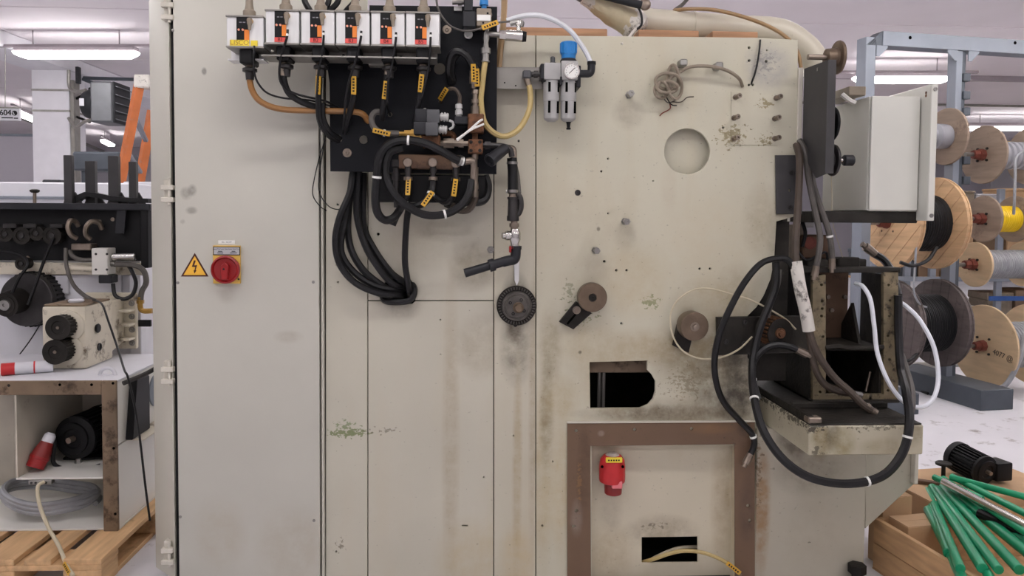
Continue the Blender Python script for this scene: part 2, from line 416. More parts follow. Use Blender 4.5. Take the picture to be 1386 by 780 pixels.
struct('wall_right', MB().box(16, 16.2, -7, 20, 0, ZC), 'wall_paint', 'right white wall of the hall')
struct('wall_front', MB().box(-14, 16, -7.2, -7, 0, ZC), 'wall_paint', 'white wall behind the viewer')
# column with haunch and beam on the left
ct = PD(45, 240, 9.3); cx0 = PD(44, 150, 9.3).x; cx1 = PD(93, 150, 9.3).x; col_y = PD(70, 150, 9.3).y
colm = struct('wall_column', MB().box(cx0, cx1, col_y, col_y+0.4, 0, ZC-0.03, 0.006), 'column_paint', 'square white concrete column carrying the fan heater')
struct('ceiling_beam', MB().box(cx0-0.03, cx1+0.03, col_y-4.6, 19.9, ZC-0.19, ZC-0.022, 0.01), 'column_paint', 'white ceiling beam running over the square column')
for zz in (150, 122):
    zc = PD(60, zz, 9.3).z
    part('strap', MB().box(cx0-0.004, cx1+0.004, col_y-0.006, col_y+0.41, zc-0.012, zc+0.012), 'steel', colm)

# ceiling lights: housing, mounting rail and glowing diffuser
def lamp(x, y, length, label, along='X', z=3.10, rail=True, ang=None):
    t = thing('ceiling_light', label, 'ceiling light', (x, y, z-0.04), 'fluorescent ceiling lights')
    h = length/2
    def bx(mb, a, b, c, d, e, f, bev=0.004):
        return mb.box(a, b, c, d, e, f, bev)
    part('housing', bx(MB(), x-h+0.02, x+h-0.02, y-0.055, y+0.055, z+0.03, z+0.075), 'fixture', t)
    part('mounting_rail', bx(MB(), x-h-0.3, x+h+0.3, y-0.02, y+0.02, z+0.075, z+.105), 'fixture', t)
    for dx in (-h*.7, h*.7): part('hanger', MB().cyl((x+dx, y, z+.105), (x+dx, y, ZC-.021), .006, n=6), 'fixture', t)
    prof = [(x-h, z+0.03), (x-h+0.02, z), (x-h+0.10, z-0.035), (x+h-0.10, z-0.035), (x+h-0.02, z), (x+h, z+0.03)]
    part('diffuser', MB().prism(prof, y-0.065, y+0.065, 'Y', 0.012), 'tube_glow', t)
    if along == 'Y': t.rotation_euler = (0, 0, PI/2)
    if ang is not None: t.rotation_euler = (0, 0, ang)
    return t
zl = 3.10
def lamp_px(xl, xr, yy, label):
    a, b = G(xl, yy, zl), G(xr, yy, zl)
    return lamp((a.x+b.x)/2, (a.y+b.y)/2, (b-a).length, label, ang=math.atan2(b.y-a.y, b.x-a.x))
lamp_px(20, 187, 74, 'long glowing fluorescent light in front of the column beam')
lamp_px(1154, 1288, 108, 'glowing fluorescent light seen through the grey reel rack frame')
lamp_px(1306, 1440, 174, 'glowing fluorescent light far behind the grey reel rack')
for k, (px, py, lb) in enumerate(((37, 158, 'small distant ceiling light beside the numbered hanging sign'), (103, 180, 'small distant ceiling light just right of the white column'), (146, 194, 'small distant ceiling light below the fan heater'))):
    g = G(px, py, zl); lamp(g.x, g.y, 1.25, lb, ang=math.radians(106))
for (x, y) in ((-2.6, -1.35), (-0.2, -1.35), (2.2, -1.35), (-4.8, -1.35), (4.6, -1.35), (-3.4, -4.4), (-0.8, -4.4), (1.8, -4.4), (4.4, -4.4), (-3.6, 2.2), (3.6, 2.2), (0, 2.2), (7.0, 2.2), (-7.4, 2.2), (0.6, 6.2), (9.5, 6.6), (-9.2, 6.0), (1.0, 12.0), (9.0, 14.0), (-4.0, 12.0), (-1.8, 2.2), (1.8, 2.2), (5.3, 2.2), (-5.5, 2.2), (-1.4, 6.2), (2.4, 6.2), (0.4, 9.0), (2.6, 9.0), (6.8, 2.2+2.0*0), (8.6, 2.2), (-9.4, 2.2), (11, 10), (-11.5, 10)):  # front row follows the shadows; extra unseen lamps added to brighten the back
    lamp(x, y, 1.5, 'fluorescent ceiling light outside the view, in overhead rows thickened to brighten the hall')

# ================================================================== electrical cabinet
GOLD = (150, 132, 92)
cab_scuff_shade = [(255, 262, 9, 10, (120, 114, 104), 0.6, 0), (263, 258, 7, 9, (110, 104, 96), 0.7, 0), (262, 285, 9, 6, (120, 114, 104), 0.6, 0), (279, 98, 4, 6, (90, 86, 80), 0.9, 0),
             (300, 720, 40, 60, (186, 178, 160), 0.5, 0), (400, 740, 60, 70, (184, 176, 158), 0.5, 0), (310, 398, 16, 14, (160, 152, 138), 0.35, 0), (392, 455, 22, 10, (170, 163, 148), 0.5, 0),  # wide lower smears and the one below the switch are painted shading
             (250, 300, 4, 4, (120, 114, 104), 0.5, 0)]
stained('door_paint', (198, 196, 185), cab_scuff_shade, 0.4, 0.0)
cab = thing('electrical_cabinet', 'tall cream electrical cabinet with hinged door at the side of the machine', 'cabinet', (P(330, 790, 0).x, 0.2, 0))
x234, x440 = P(235, 390).x, P(440, 390).x
ZT = 2.42
zk0 = P(300, 781).z
part('body', MB().box(x234+0.002, x440-0.003, 0.0, 0.5, zk0-.01, ZT, 0.003), 'cream', cab)
part('plinth', MB().box(x234+0.03, x440-0.02, 0.04, 0.48, 0.0, zk0-.0105), 'black', cab)
part('corner_post', MB().prism([(x234-0.001, -0.016), (P(206, 390, 0.10).x, 0.10), (P(206, 390, 0.10).x, 0.5), (x234-0.001, 0.5)], zk0-.005, ZT, 'Z', 0.003), 'cream', cab)
x238, x432 = P(238.5, 390, -0.02).x, P(432, 390, -0.02).x
door = part('door', MB().box(x238, x432, -0.022, -0.003, zk0+0.004, ZT, 0.003, 2), 'door_paint', cab)
part('gasket', MB().box(x234+0.003, x238-0.002, -0.004, 0.001, 0.02, ZT), 'black', cab)
part('gasket', MB().box(x432+0.001, P(435, 390).x, -0.004, 0.001, 0.02, ZT), 'black', cab)
part('frame_strip', MB().box(P(435.3, 390).x, x440-0.003, -0.014, 0.001, 0.0, ZT, 0.002), 'cream', cab)
for py in (12, 259, 505, 750):
    c = P(228, py, -0.02)
    h = part('hinge', MB().box(c.x-0.022, c.x+0.005, -0.012, 0.03, c.z-0.045, c.z+0.045, 0.003), 'cream_edge', cab)
    for dz in (-0.034, 0.012):
        part('hinge_leaf', MB().box(c.x-0.026, c.x+0.020, -0.030, -0.006, c.z+dz-0.007, c.z+dz+0.011, 0.002), 'cream_edge', h)
    part('hinge_pin', MB().cyl((c.x+0.003, -0.02, c.z-0.05), (c.x+0.003, -0.02, c.z+0.05), 0.006, n=10), 'cream_edge', h)
for (px, py) in ((233+1, 41), (240.5, 383), (424, 382), (244, 700), (425, 705)):
    c = P(px, py, -0.022)
    part('screw', MB().lathe(c, (0, -1, 0), [(0, 0.006), (0.0015, 0.0055), (0.0025, 0.002), (0.0015, 0)], 12), 'steel', door)
# warning sign
tri = lambda s, cx=263.5, cy=362: [(cx, cy-19.5*s), (cx-18.8*s, cy+12.5*s), (cx+18.8*s, cy+12.5*s)]
t = thing('warning_sign', 'yellow triangular electric shock warning sticker on the cabinet door', 'sign', P(263, 375, -0.023))
part('border', plate(tri(1.0), [], -0.0232, -0.0222, 0.0002), 'warn_dark', t)
part('face', plate(tri(0.80, 263.5, 362.4), [], -0.0238, -0.0231, 0.0001), 'warn_yellow', t)
part('bolt_symbol', plate([(262.5, 352.5), (265, 352.8), (262.8, 359.3), (266.8, 359), (264.6, 366), (266, 366.2), (263, 370.5), (262, 366), (263.2, 366), (264.2, 361.6), (259.6, 361.4)], [], -0.0243, -0.0237, 0.0001), 'warn_dark', t)
# isolator switch
t = thing('isolator_switch', 'red and yellow rotary main switch on the cabinet door', 'switch', P(306, 385, -0.023))
a = RX(288.5, 332.5, 325.5, 384, -0.03); part('base_plate', MB().box(a[0], a[1], -0.034, -0.0222, a[2], a[3], 0.003, 2), 'switch_yellow', t)
a = RX(288.5, 334, 325, 345.5, -0.035); lg = part('legend_border', MB().box(a[0], a[1], -0.0355, -0.0345, a[2], a[3]), 'ink', t)
a = RX(289.6, 335, 324, 344.5, -0.035); part('legend', MB().box(a[0], a[1], -0.0362, -0.0352, a[2], a[3]), 'legend_grey', lg)
mb = text('HAUPTSCHALTER', 0.0068, at(P(298, 337.5, -0.0364)), depth=0.0002); mb = text('MAIN SWITCH', 0.0068, at(P(316.3, 337.5, -0.0364)), mb, depth=0.0002)
for q, (px, py, w_) in enumerate(((298, 340.3, 6), (298, 342.6, 8), (316, 340.3, 5), (316, 342.6, 9))):
    a = RX(px-w_/2, py-0.5, px+w_/2, py+0.5, -0.0364); mb.box(a[0], a[1], -0.0366, -0.036, a[2], a[3])
part('lettering', mb, 'ink', lg)
c = P(305.5, 365, -0.05)
kn = part('knob', MB().lathe((c.x, -0.034, c.z), (0, -1, 0), [(0, 0.050), (0.018, 0.054), (0.026, 0.053), (0.030, 0.047), (0.022, 0.042), (0.020, 0)], 36), 'switch_red', t)
g = MB().prism([(c.x-0.011, c.z-0.038), (c.x+0.013, c.z-0.038), (c.x+0.017, c.z+0.018), (c.x+0.003, c.z+0.030), (c.x-0.012, c.z+0.016)], -0.053, -0.074, 'Y', 0.003)
part('grip', g, 'switch_red', kn)
part('indicator_hole', MB().cyl((c.x, -0.0745, c.z+0.003), (c.x, -0.0735, c.z+0.003), 0.004, n=10), 'ink', kn)
c2 = P(323, 378, -0.035); part('lock_screw', MB().cyl((c2.x, -0.0365, c2.z), (c2.x, -0.033, c2.z), 0.004, n=8), 'ink', t)
t = thing('label_sticker', 'small white printed sticker above the red main switch', 'sticker', P(307, 331, -0.023))
a = RX(295.5, 325.5, 318, 330.5, -0.0225); part('backing', MB().box(a[0], a[1], -0.0232, -0.0222, a[2], a[3]), 'paper', t)
part('lettering', text('SR.1 BOPP', 0.0085, at(P(306.7, 328, -0.0233)), depth=0.0002), 'print_grey', t)

# ================================================================== machine frame
GR = (92, 80, 60); OIL = (70, 58, 42); TAN = (178, 162, 128); GREEN = (118, 128, 84)
st_left = [(470, 586, 42, 9, GREEN, 0.9, 1.3), (468, 578, 26, 16, (128, 140, 100), 0.8, 0.8), (520, 583, 46, 10, (120, 112, 96), 0.7, 0.3),
           (610, 600, 14, 260, (164, 150, 122), 0.55, 0), (640, 760, 60, 70, (186, 168, 128), 0.45, 0), (600, 310, 50, 20, (140, 128, 104), 0.35, 0), (560, 330, 60, 50, (165, 155, 132), 0.4, 0),
           (640, 360, 36, 40, (130, 118, 92), 0.55, 0), (480, 330, 30, 60, (160, 150, 130), 0.3, 0), (540, 400, 40, 40, (110, 100, 82), 0.5, 0), (650, 470, 40, 50, (150, 138, 112), 0.45, 0), (460, 740, 16, 26, (110, 98, 80), 0.7, 0.2),
           (690, 700, 40, 120, (190, 174, 138), 0.4, 0)]
stained('plate_left', (197, 193, 177), st_left, 0.42, 0.25, wash=(196, 188, 168))
strip_stain_shade = [(699, 470, 26, 60, OIL, 0.55, 0), (697, 445, 14, 26, OIL, 0.7, 0), (698, 395, 20, 30, (60, 52, 40), 0.6, 0), (700, 640, 8, 190, (166, 146, 106), 0.55, 0), (722, 560, 8, 240, (150, 130, 96), 0.5, 0),
            (696, 150, 28, 45, (168, 160, 146), 0.35, 0), (700, 760, 30, 60, (190, 168, 122), 0.45, 0)]  # first smear here paints the shadow band below the bracket plate
stained('plate_strip', (197, 192, 174), strip_stain_shade, 0.42, 0.6, wash=(192, 182, 158))
main_stain_shade = [(945, 480, 75, 60, (140, 124, 92), 0.75, 0), (985, 520, 70, 60, (96, 86, 68), 0.75, 0), (1000, 545, 40, 40, (54, 48, 40), 0.85, 0), (1005, 490, 30, 70, (70, 62, 50), 0.8, 0), (930, 470, 40, 30, (150, 134, 100), 0.6, 0),
           (910, 560, 120, 24, (120, 104, 78), 0.6, 0), (745, 470, 20, 70, (140, 124, 92), 0.55, 0), (735, 640, 20, 160, (176, 158, 116), 0.55, 0), (760, 660, 16, 120, (184, 164, 118), 0.5, 0),
           (787, 425, 40, 34, GREEN, 0.75, 0.5), (880, 409, 18, 12, GREEN, 0.85, 1.2), (800, 470, 50, 50, (170, 156, 124), 0.55, 0), (770, 395, 16, 24, (110, 116, 84), 0.7, 0.8),
           (990, 185, 30, 24, (134, 122, 84), 0.8, 0.9), (1035, 140, 18, 12, (140, 126, 86), 0.8, 0.9), (1035, 190, 18, 14, (128, 116, 78), 0.8, 0.9), (1040, 90, 40, 40, (148, 146, 148), 0.6, 0), (1035, 85, 30, 34, (120, 118, 122), 0.5, 0.6),
           (905, 110, 30, 40, (176, 168, 146), 0.5, 0), (850, 155, 26, 24, (160, 152, 134), 0.6, 0), (806, 365, 24, 26, (150, 142, 122), 0.6, 0), (846, 320, 18, 26, (150, 142, 122), 0.6, 0),  # smears below the studs paint their soft shadows into the colour
           (790, 330, 120, 120, (190, 182, 160), 0.5, 0), (960, 330, 90, 90, (196, 186, 160), 0.5, 0), (850, 610, 60, 20, (130, 110, 80), 0.5, 0), (1065, 330, 30, 80, (120, 110, 90), 0.5, 0),
           (690, 80, 40, 40, (196, 188, 172), 0.3, 0), (1000, 400, 40, 50, (150, 136, 106), 0.5, 0), (930, 520, 60, 40, (120, 106, 80), 0.55, 0.5), (830, 520, 50, 50, (170, 150, 112), 0.6, 0), (740, 560, 12, 90, (120, 104, 74), 0.6, 0), (870, 470, 60, 30, (166, 148, 112), 0.6, 0), (760, 540, 30, 40, (176, 160, 122), 0.6, 0), (960, 410, 60, 40, (172, 156, 122), 0.5, 0), (1030, 300, 30, 60, (150, 138, 110), 0.5, 0), (860, 380, 60, 60, (188, 174, 140), 0.5, 0), (890, 560, 130, 14, (90, 76, 56), 0.6, 0), (905, 255, 14, 40, (188, 178, 156), 0.5, 0),
           (810, 310, 3, 4, OIL, 0.9, 0), (785, 477, 3, 3, OIL, 0.9, 0)]
stained('plate_main', (200, 196, 176), main_stain_shade, 0.42, 1.0, wash=(194, 184, 158))
ped_stain_shade = [(1032, 690, 14, 110, (150, 112, 66), 0.8, 0), (1028, 640, 8, 80, (110, 88, 60), 0.7, 0.6), (1100, 640, 60, 40, (120, 112, 96), 0.5, 0), (1130, 590, 60, 30, (120, 104, 70), 0.6, 0), (1075, 600, 30, 30, (70, 60, 46), 0.7, 0),  # grey-brown smear under the tray puts its shade into the colour
          (1110, 600, 16, 30, (134, 118, 72), 0.7, 0), (1230, 590, 20, 24, (150, 138, 106), 0.5, 0), (1100, 720, 60, 70, (172, 164, 146), 0.5, 0)]
stained('pedestal_paint', (182, 177, 161), ped_stain_shade, 0.45, 0.3)
stained('recess_paint', (208, 200, 178), [(900, 730, 60, 30, (120, 104, 78), 0.5, 0), (890, 720, 30, 10, (80, 66, 50), 0.6, 0.5), (830, 760, 40, 50, (170, 150, 112), 0.5, 0), (985, 680, 20, 120, (160, 138, 100), 0.5, 0), (830, 700, 20, 40, (170, 160, 140), 0.5, 0)], 0.45, 0.4, wash=(194, 182, 152))
stained('brown_plate', (112, 88, 68), [(790, 640, 12, 80, (76, 56, 40), 0.7, 0), (780, 700, 10, 30, (150, 138, 128), 0.5, 0), (813, 586, 6, 5, (150, 134, 124), 0.8, 0), (960, 580, 40, 10, (134, 100, 66), 0.6, 0), (1010, 690, 14, 60, (84, 66, 54), 0.7, 0), (1010, 580, 16, 14, (50, 42, 36), 0.7, 0), (784, 660, 6, 60, (150, 112, 70), 0.5, 0.6)], 0.5, 0.8)
stained('tray_paint', (188, 182, 160), [(1112, 596, 16, 34, (120, 104, 60), 0.9, 0), (1128, 590, 12, 22, (70, 62, 42), 0.8, 0), (1140, 600, 20, 26, (140, 126, 84), 0.7, 0), (1105, 610, 10, 14, (60, 52, 40), 0.7, 0.8), (1180, 578, 60, 10, (80, 74, 60), 0.7, 0.4), (1235, 585, 20, 22, (130, 120, 92), 0.6, 0), (1100, 580, 30, 14, (50, 46, 38), 0.9, 0.6), (1200, 605, 40, 14, (160, 148, 118), 0.6, 0), (1060, 590, 40, 40, (120, 108, 84), 0.7, 0)], 0.45, 0.8, Yref=-0.35)
T = 0.014
mf = thing('packaging_machine', 'large cream machine side with bolted cover plates and dirty openings', 'machine', (P(760, 790, 0).x, 0.4, 0))
ZTOP = P(860, 50).z
part('cover_plate', plate([(441, -30), (497.2, -30), (497.2, 792), (441, 792)], [circ(457.5, 382, 1.2, 8), circ(457, 277, 1.4, 8), circ(456, 359, 1.4, 8), (455, 747) and circ(455, 747, 1.4, 8)], 0, T), 'plate_left', mf)
part('cover_plate', plate([(498.4, 40), (667.6, 47), (667.6, 406.4), (562, 406.4), (563, 390), (556, 379), (526, 378), (516, 388), (515, 406.4), (498.4, 406.4)], [circ(512, 317, 2, 8)], 0, T), 'plate_left', mf)
part('cover_plate', plate([(498.4, 407.8), (515, 407.8), (520, 411.5), (558, 411.5), (562, 407.8), (667.6, 407.8), (667.6, 795), (498.4, 795)], [circ(596, 433, 1, 6), circ(655, 646, 1.2, 6), [(625, 711), (633, 711), (633, 713), (625, 713)], circ(596, 480, 1, 6)], 0, T), 'plate_left', mf)
part('cover_plate', plate([(668.8, 46), (724.6, 48), (724.6, 795), (668.8, 795)], [circ(702, 191, 1.4, 8), circ(695, 590, 1, 6)], 0, T), 'plate_strip', mf)
outl = [(725.8, 48), (1026, 51), (1080, 54), (1079, 292), (1051, 300), (1048, 352), (1043, 378), (1034, 400), (1024, 416), (1012, 428), (1012, 484), (1022, 500), (1022.5, 795), (996, 795), (996, 603), (801, 603), (801, 795), (725.8, 795)]
dh = [(798, 490.5), (876, 488.5), (876, 501), (882, 507), (887, 516), (887, 530), (884, 540), (877, 548), (866, 552.5), (799, 553)]
holes = [dh, circ(930, 205, 31, 40)] + [circ(x, y, r, 8) for (x, y, r) in ((823, 215, 1.3), (823, 289, 1.2), (818, 354, 1.8), (834, 366, 1.6), (848, 366, 1.6), (841, 438, 1.6), (734, 712, 1.5), (1014, 64.5, 1.8), (1014, 82, 1.8), (1037, 83, 1.8), (1014, 115, 1.7), (1019, 115, 1.6), (979, 173, 1.5), (1009, 132, 1.5), (814, 232, 1.5), (947, 364, 1.6), (961, 364, 1.6), (1028, 360, 1.2), (748, 625, 1.2), (884, 245, 1), (1038, 68, 1.1))]
part('main_plate', plate(outl, holes, 0, T), 'plate_main', mf)
part('disc_back', plate(circ(930, 206, 36, 32), [], 0.045, 0.05, Yref=0.0), 'plate_main', mf)
# shell behind the plates; dark back and added inner sheets keep the cavity unlit
xR = P(1074, 200).x; xL = P(441, 200).x; xM = P(1022, 600).x
part('top_sheet', MB().box(xL, xR, T+0.001, 0.85, ZTOP-0.012, ZTOP), 'cream', mf)
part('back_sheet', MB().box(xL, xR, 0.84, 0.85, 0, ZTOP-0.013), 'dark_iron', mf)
part('light_block_sheet', MB().box(xM-0.03, xM-0.02, T+0.001, 0.839, P(1022, 500).z, ZTOP-0.013), 'dark_iron', mf)
part('light_block_sheet', MB().box(xL, xL+.01, T+0.001, 0.839, 0, ZTOP-0.013), 'dark_iron', mf)
part('light_block_sheet', MB().box(xL+.011, xM-.03, T+0.001, 0.839, 0.0, .006), 'dark_iron', mf)
part('side_sheet', MB().box(xR-0.012, xR, T+0.001, 0.85, P(1074, 300).z, ZTOP-0.013), 'cream', mf)
part('side_sheet', MB().box(xM-0.012, xM, T+0.001, 0.85, 0, P(1022, 500).z), 'cream', mf)
part('inner_plate', MB().box(P(1000, 400, .09).x, P(1062, 400, .09).x, 0.06, 0.075, P(1020, 520).z, P(1020, 292).z), 'grime', mf)
part('inner_bar', MB().box(*RX(796, 482, 892, 503, 0.10)[:2], 0.08, 0.12, *RX(796, 482, 892, 503, 0.10)[2:]), 'brown_frame', mf)
for px in (811, 817): part('inner_pipe', MB().cyl((P(px, 500, 0.18).x, 0.18, 0.5), (P(px, 500, 0.18).x, 0.18, 1.2), 0.008, n=10), 'rail_grey', mf)
# seam shim between removed upper covers and bolts
def nut(px, py, L=0.035, r=0.011, mat='steel', off=(0, 0)):
    c = P(px, py, 0)
    b = part('bolt', MB().lathe((c.x, 0.0, c.z), (off[0], -1, off[1]), [(0, r*1.25), (0.004, r*1.25), (0.004, r*0.75), (L*0.55, r*0.75), (L*0.55, r*1.1), (L, r*1.1), (L, r*0.5), (L-0.006, r*0.45), (L-0.006, 0)], 6 if mat == 'steel' else 12), mat, mf)
for (px, py) in ((851, 129), (845.5, 300), (805.5, 339), (664, 338)): nut(px, py, 0.05, 0.012)
for (px, py) in ((995, 132), (1050, 133), (993, 160), (1048, 161), (993, 188), (1048, 188)): nut(px, py, 0.04, 0.009, 'steel_worn', (0.12, 0.05))
c = P(782, 261, 0); part('plug', MB().lathe((c.x, 0, c.z), (0, -1, 0), [(0, 0.012), (0.003, 0.011), (0.003, 0.006), (0.001, 0.005), (0.001, 0)], 14), 'dark_metal', mf)
part('patch_plate', plate([(990, 124), (1052, 125), (1052, 197), (989, 196)], [circ(993, 132, 1.5, 6)], -0.003, 0, 0.0005), 'plate_main', mf)
part('patch_plate', plate([(880, 103), (908, 92), (909, 150), (880, 152)], [circ(879+3, 148, 1.2, 6)], -0.002, 0, 0.0005), 'plate_main', mf)
# recess with brown frame
rim = [(801, 603), (995.5, 603)]
X0, X1 = P(801, 700).x, P(995.5, 700).x; Z1 = P(900, 603).z
part('recess_panel', plate([(786, 590), (1006, 590), (1006, 840), (786, 840)], [[(868.5, 727.5), (944, 726.5), (944, 761), (868.5, 762)]], 0.06, 0.066, 0.0005), 'recess_paint', mf)
part('recess_side', MB().box(X0-0.012, X0-0.002, T, 0.0595, 0, Z1), 'recess_paint', mf)
part('recess_side', MB().box(X1+0.002, X1+0.012, T, 0.0595, 0, Z1), 'recess_paint', mf)
part('recess_side', MB().box(X0-0.012, X1+0.012, T, 0.0595, Z1+0.002, Z1+0.012), 'recess_paint', mf)
fr = part('opening_frame', plate([(768, 572), (1022, 569.5), (1022, 795), (995, 795), (994.5, 602), (799, 604), (800, 795), (768, 795)],
     [circ(x, y, 2.2, 10) for x, y in ((780, 583.5), (859, 582), (936, 580.5), (780, 692), (776.5, 713), (1012.5, 685), (1015, 705))], -0.010, -0.001), 'brown_plate', mf)
part('frame_edge', MB().box(P(767, 571).x, P(1022, 571).x, -0.014, 0, P(880, 571.5).z, P(880, 569.5).z, 0.001), 'cream_edge', mf)
# pedestal, gusset and tray on the side
pz = lambda px, py, Y=0: (P(px, py, Y).x, P(px, py, Y).z)
zt_top = P(1095, 577, -0.35).z; zt_bot = P(1095, 617, -0.35).z
part('pedestal', MB().box(P(1023, 700).x, P(1172, 700).x, 0.004, 0.6, 0.0, zt_bot-0.001, 0.004), 'pedestal_paint', mf)
part('gusset', MB().prism([(P(1172.5, 600, .02).x, zt_bot-0.001), (P(1238, 600, .02).x, zt_bot-0.001), pz(1239, 657, .02), pz(1172.5, 718, .02)], 0.03, 0.55, 'Y', 0.003), 'pedestal_paint', mf)
part('gusset_lip', MB().box(P(1234.5, 630, .02).x, P(1239.5, 630, .02).x, 0.0, 0.03, P(1238, 656, 0).z, zt_bot-0.002, 0.002), 'cream_edge', mf)
tx0 = P(1095, 590, -0.35).x; tx1 = P(1250, 590, -0.35).x
part('tray', MB().box(tx0, tx1, -0.35, 0.45, zt_bot, zt_top, 0.004), 'tray_paint', mf)
part('tray_top', MB().box(tx0+0.004, tx1-0.004, -0.345, 0.445, zt_top, zt_top+0.006, 0.002), 'grime', mf)
part('tray_rim', MB().box(tx0+0.004, tx0+0.028, -0.33, 0.40, zt_top+0.006, zt_top+0.03, 0.003), 'grime', mf)
part('tray_rim', MB().box(tx0+0.028, tx1-0.01, -0.13, -0.10, zt_top+0.006, zt_top+0.028, 0.003), 'grime', mf)
part('corner_clip', MB().box(tx0, tx0+0.05, -0.345, -0.30, zt_top+0.006, zt_top+0.028, 0.004), 'steel_worn', mf)
c = P(1155, 771, 0.0); part('foot_bolt', MB().lathe((c.x, -0.03, 0.0), (0, 0, 1), [(0, 0.05), (0.012, 0.05), (0.012, 0.02), (0.05, 0.02), (0.05, 0.035), (0.085, 0.035)], 6), 'dark_iron', mf)
# ================================================================== black valve panel
YP = -0.115
vp = thing('valve_board', 'dark blue-black steel mounting panel carrying rusty valves and hoses', 'panel', P(560, 236, YP))
part('panel_sheet', plate([(438, 60), (446, 112), (447, 232), (672, 236), (673, 9), (500, 7), (500, 40), (438, 40)], [circ(595, 93, 8, 16), circ(457, 188, 6, 12), circ(492, 189, 6, 12), circ(528, 155, 3.5, 10)], YP, YP+0.006, 0.001), 'panel_black', vp)
for (px, py) in ((470, 207), (605, 40), (660, 20)):
    c = P(px, py, YP); part('panel_bolt', MB().lathe(c, (0, -1, 0), [(-0.1, 0.008), (0, 0.008), (0, 0.017), (0.003, 0.016), (0.003, 0.008), (0.008, 0.007), (0.008, 0.004), (0.004, 0.003), (0.004, 0)], 14), 'steel_worn', vp)
a = RX(506, 236, 660, 274, -0.1); part('manifold_housing', MB().box(a[0], a[1], -0.105, -0.002, a[2], P(580, 236, -0.1).z-0.002, 0.004), 'black', vp)
# lower manifold: brown block with three round valve caps and tails
a = RX(540, 210, 622, 229, YP-0.03); part('manifold_block', MB().box(a[0], a[1], YP-0.05, YP, a[2], a[3], 0.003), 'rust_frame', vp)
def valve_tail(px, py, label, hose_pts, tagf):
    c = P(px, py, YP-0.06)
    t = thing('shutoff_valve', label, 'valve', c, 'round capped valves under the black panel')
    part('cap', MB().lathe((c.x, YP-0.05, c.z), (0, -1, 0), [(0, 0.014), (0.01, 0.014), (0.012, 0.017), (0.024, 0.017), (0.026, 0.014), (0.026, 0)], 18), 'steel_worn', t)
    e = Vector((c.x, YP-0.045, c.z))
    part('body', MB().lathe(e-Vector((0, 0, 0.008)), (0, 0, -1), [(0, 0.010), (0.01, 0.013), (0.03, 0.013), (0.03, 0.010), (0.042, 0.010)], 12), 'dark_metal', t)
    part('clamp', MB().cyl(e-Vector((0, 0, 0.052)), e-Vector((0, 0, 0.064)), 0.017, n=14), 'steel_worn', t)
    return t
valve_tail(552, 220, 'first round capped valve beside the black fitting column', None, None)
valve_tail(586, 220, 'middle round capped valve of the brown manifold block', None, None)
valve_tail(617, 221, 'round capped valve beneath the hose clamp', None, None)
t = thing('fitting_stack', 'black threaded pipe fitting column hanging from the panel edge', 'pipe fitting', P(536, 262, YP-0.03))
e = P(536, 222, YP-0.03)
part('elbow', MB().box(e.x-0.014, e.x+0.016, YP-0.05, YP, e.z-0.014, e.z+0.016, 0.004), 'dark_metal', t)
part('nipple', MB().lathe(e, (0, 0, -1), [(0.012, 0.012), (0.03, 0.012), (0.03, 0.016), (0.06, 0.016), (0.06, 0.011), (0.1, 0.011), (0.1, 0.014), (0.125, 0.014), (0.125, 0.008), (0.16, 0.008)], 12), 'dark_metal', t)

# solenoid coils
def coil(px, py, label):
    c = P(px, py, YP-0.06)
    t = thing('solenoid_coil', label, 'solenoid', c-Vector((0, 0, 0.03)), 'solenoid valve plugs on the panel')
    part('coil_body', MB().box(c.x-0.062, c.x-0.012, YP-0.10, YP-0.03, c.z-0.026, c.z+0.02, 0.004, 2), 'plastic_dark', t)
    part('plug_housing', MB().box(c.x-0.02, c.x+0.026, YP-0.105, YP-0.05, c.z-0.03, c.z+0.018, 0.005, 2), 'plastic_grey', t)
    part('gland', MB().lathe((c.x+0.026, YP-0.075, c.z-0.004), (1, 0, -0.08), [(0, 0.012), (0.004, 0.012), (0.004, 0.016), (0.010, 0.016), (0.010, 0.012), (0.014, 0.012), (0.014, 0.017), (0.020, 0.017), (0.020, 0.013), (0.024, 0.013), (0.024, 0.016), (0.030, 0.015), (0.032, 0.008)], 14), 'silver_plastic', t)
    part('screw', MB().cyl((c.x-0.03, YP-0.06, c.z+0.02), (c.x-0.03, YP-0.06, c.z+0.028), 0.006, n=10), 'steel', t)
coil(586, 157, 'dark grey solenoid plug with ribbed gland, upper of the pair')
coil(584, 174, 'dark grey solenoid plug with ribbed gland, above the brass fittings')
# horizontal rusty valve train
t = thing('valve_train', 'rusty horizontal solenoid valve body with threaded fittings', 'valve', P(590, 203, YP-0.06))
e = P(540, 181, YP-0.04)
part('brass_fitting', MB().lathe(e, (1, 0, 0), [(0, 0.008), (0.02, 0.008), (0.02, 0.014), (0.045, 0.014), (0.045, 0.018), (0.085, 0.018), (0.085, 0.012), (0.11, 0.012)], 6), 'brass', t)
a = RX(571, 183, 596, 200, YP-0.05); part('valve_body', MB().box(a[0], a[1], YP-0.08, YP-0.006, a[2], a[3], 0.005), 'rust', t)
part('outlet', MB().lathe(P(596, 194, YP-0.045), (1, 0, 0), [(0, 0.012), (0.012, 0.012), (0.012, 0.020), (0.05, 0.020), (0.05, 0.013), (0.065, 0.013), (0.065, 0.017), (0.085, 0.017), (0.085, 0.010), (0.11, 0.010)], 6), 'steel_worn', t)
part('bent_pipe', MB().tube(pxs([(598, 181, YP-.03), (610, 181, YP-.03), (614, 184, YP-.03), (614, 192, YP-.03)]), 0.010, 8), 'rust', t)
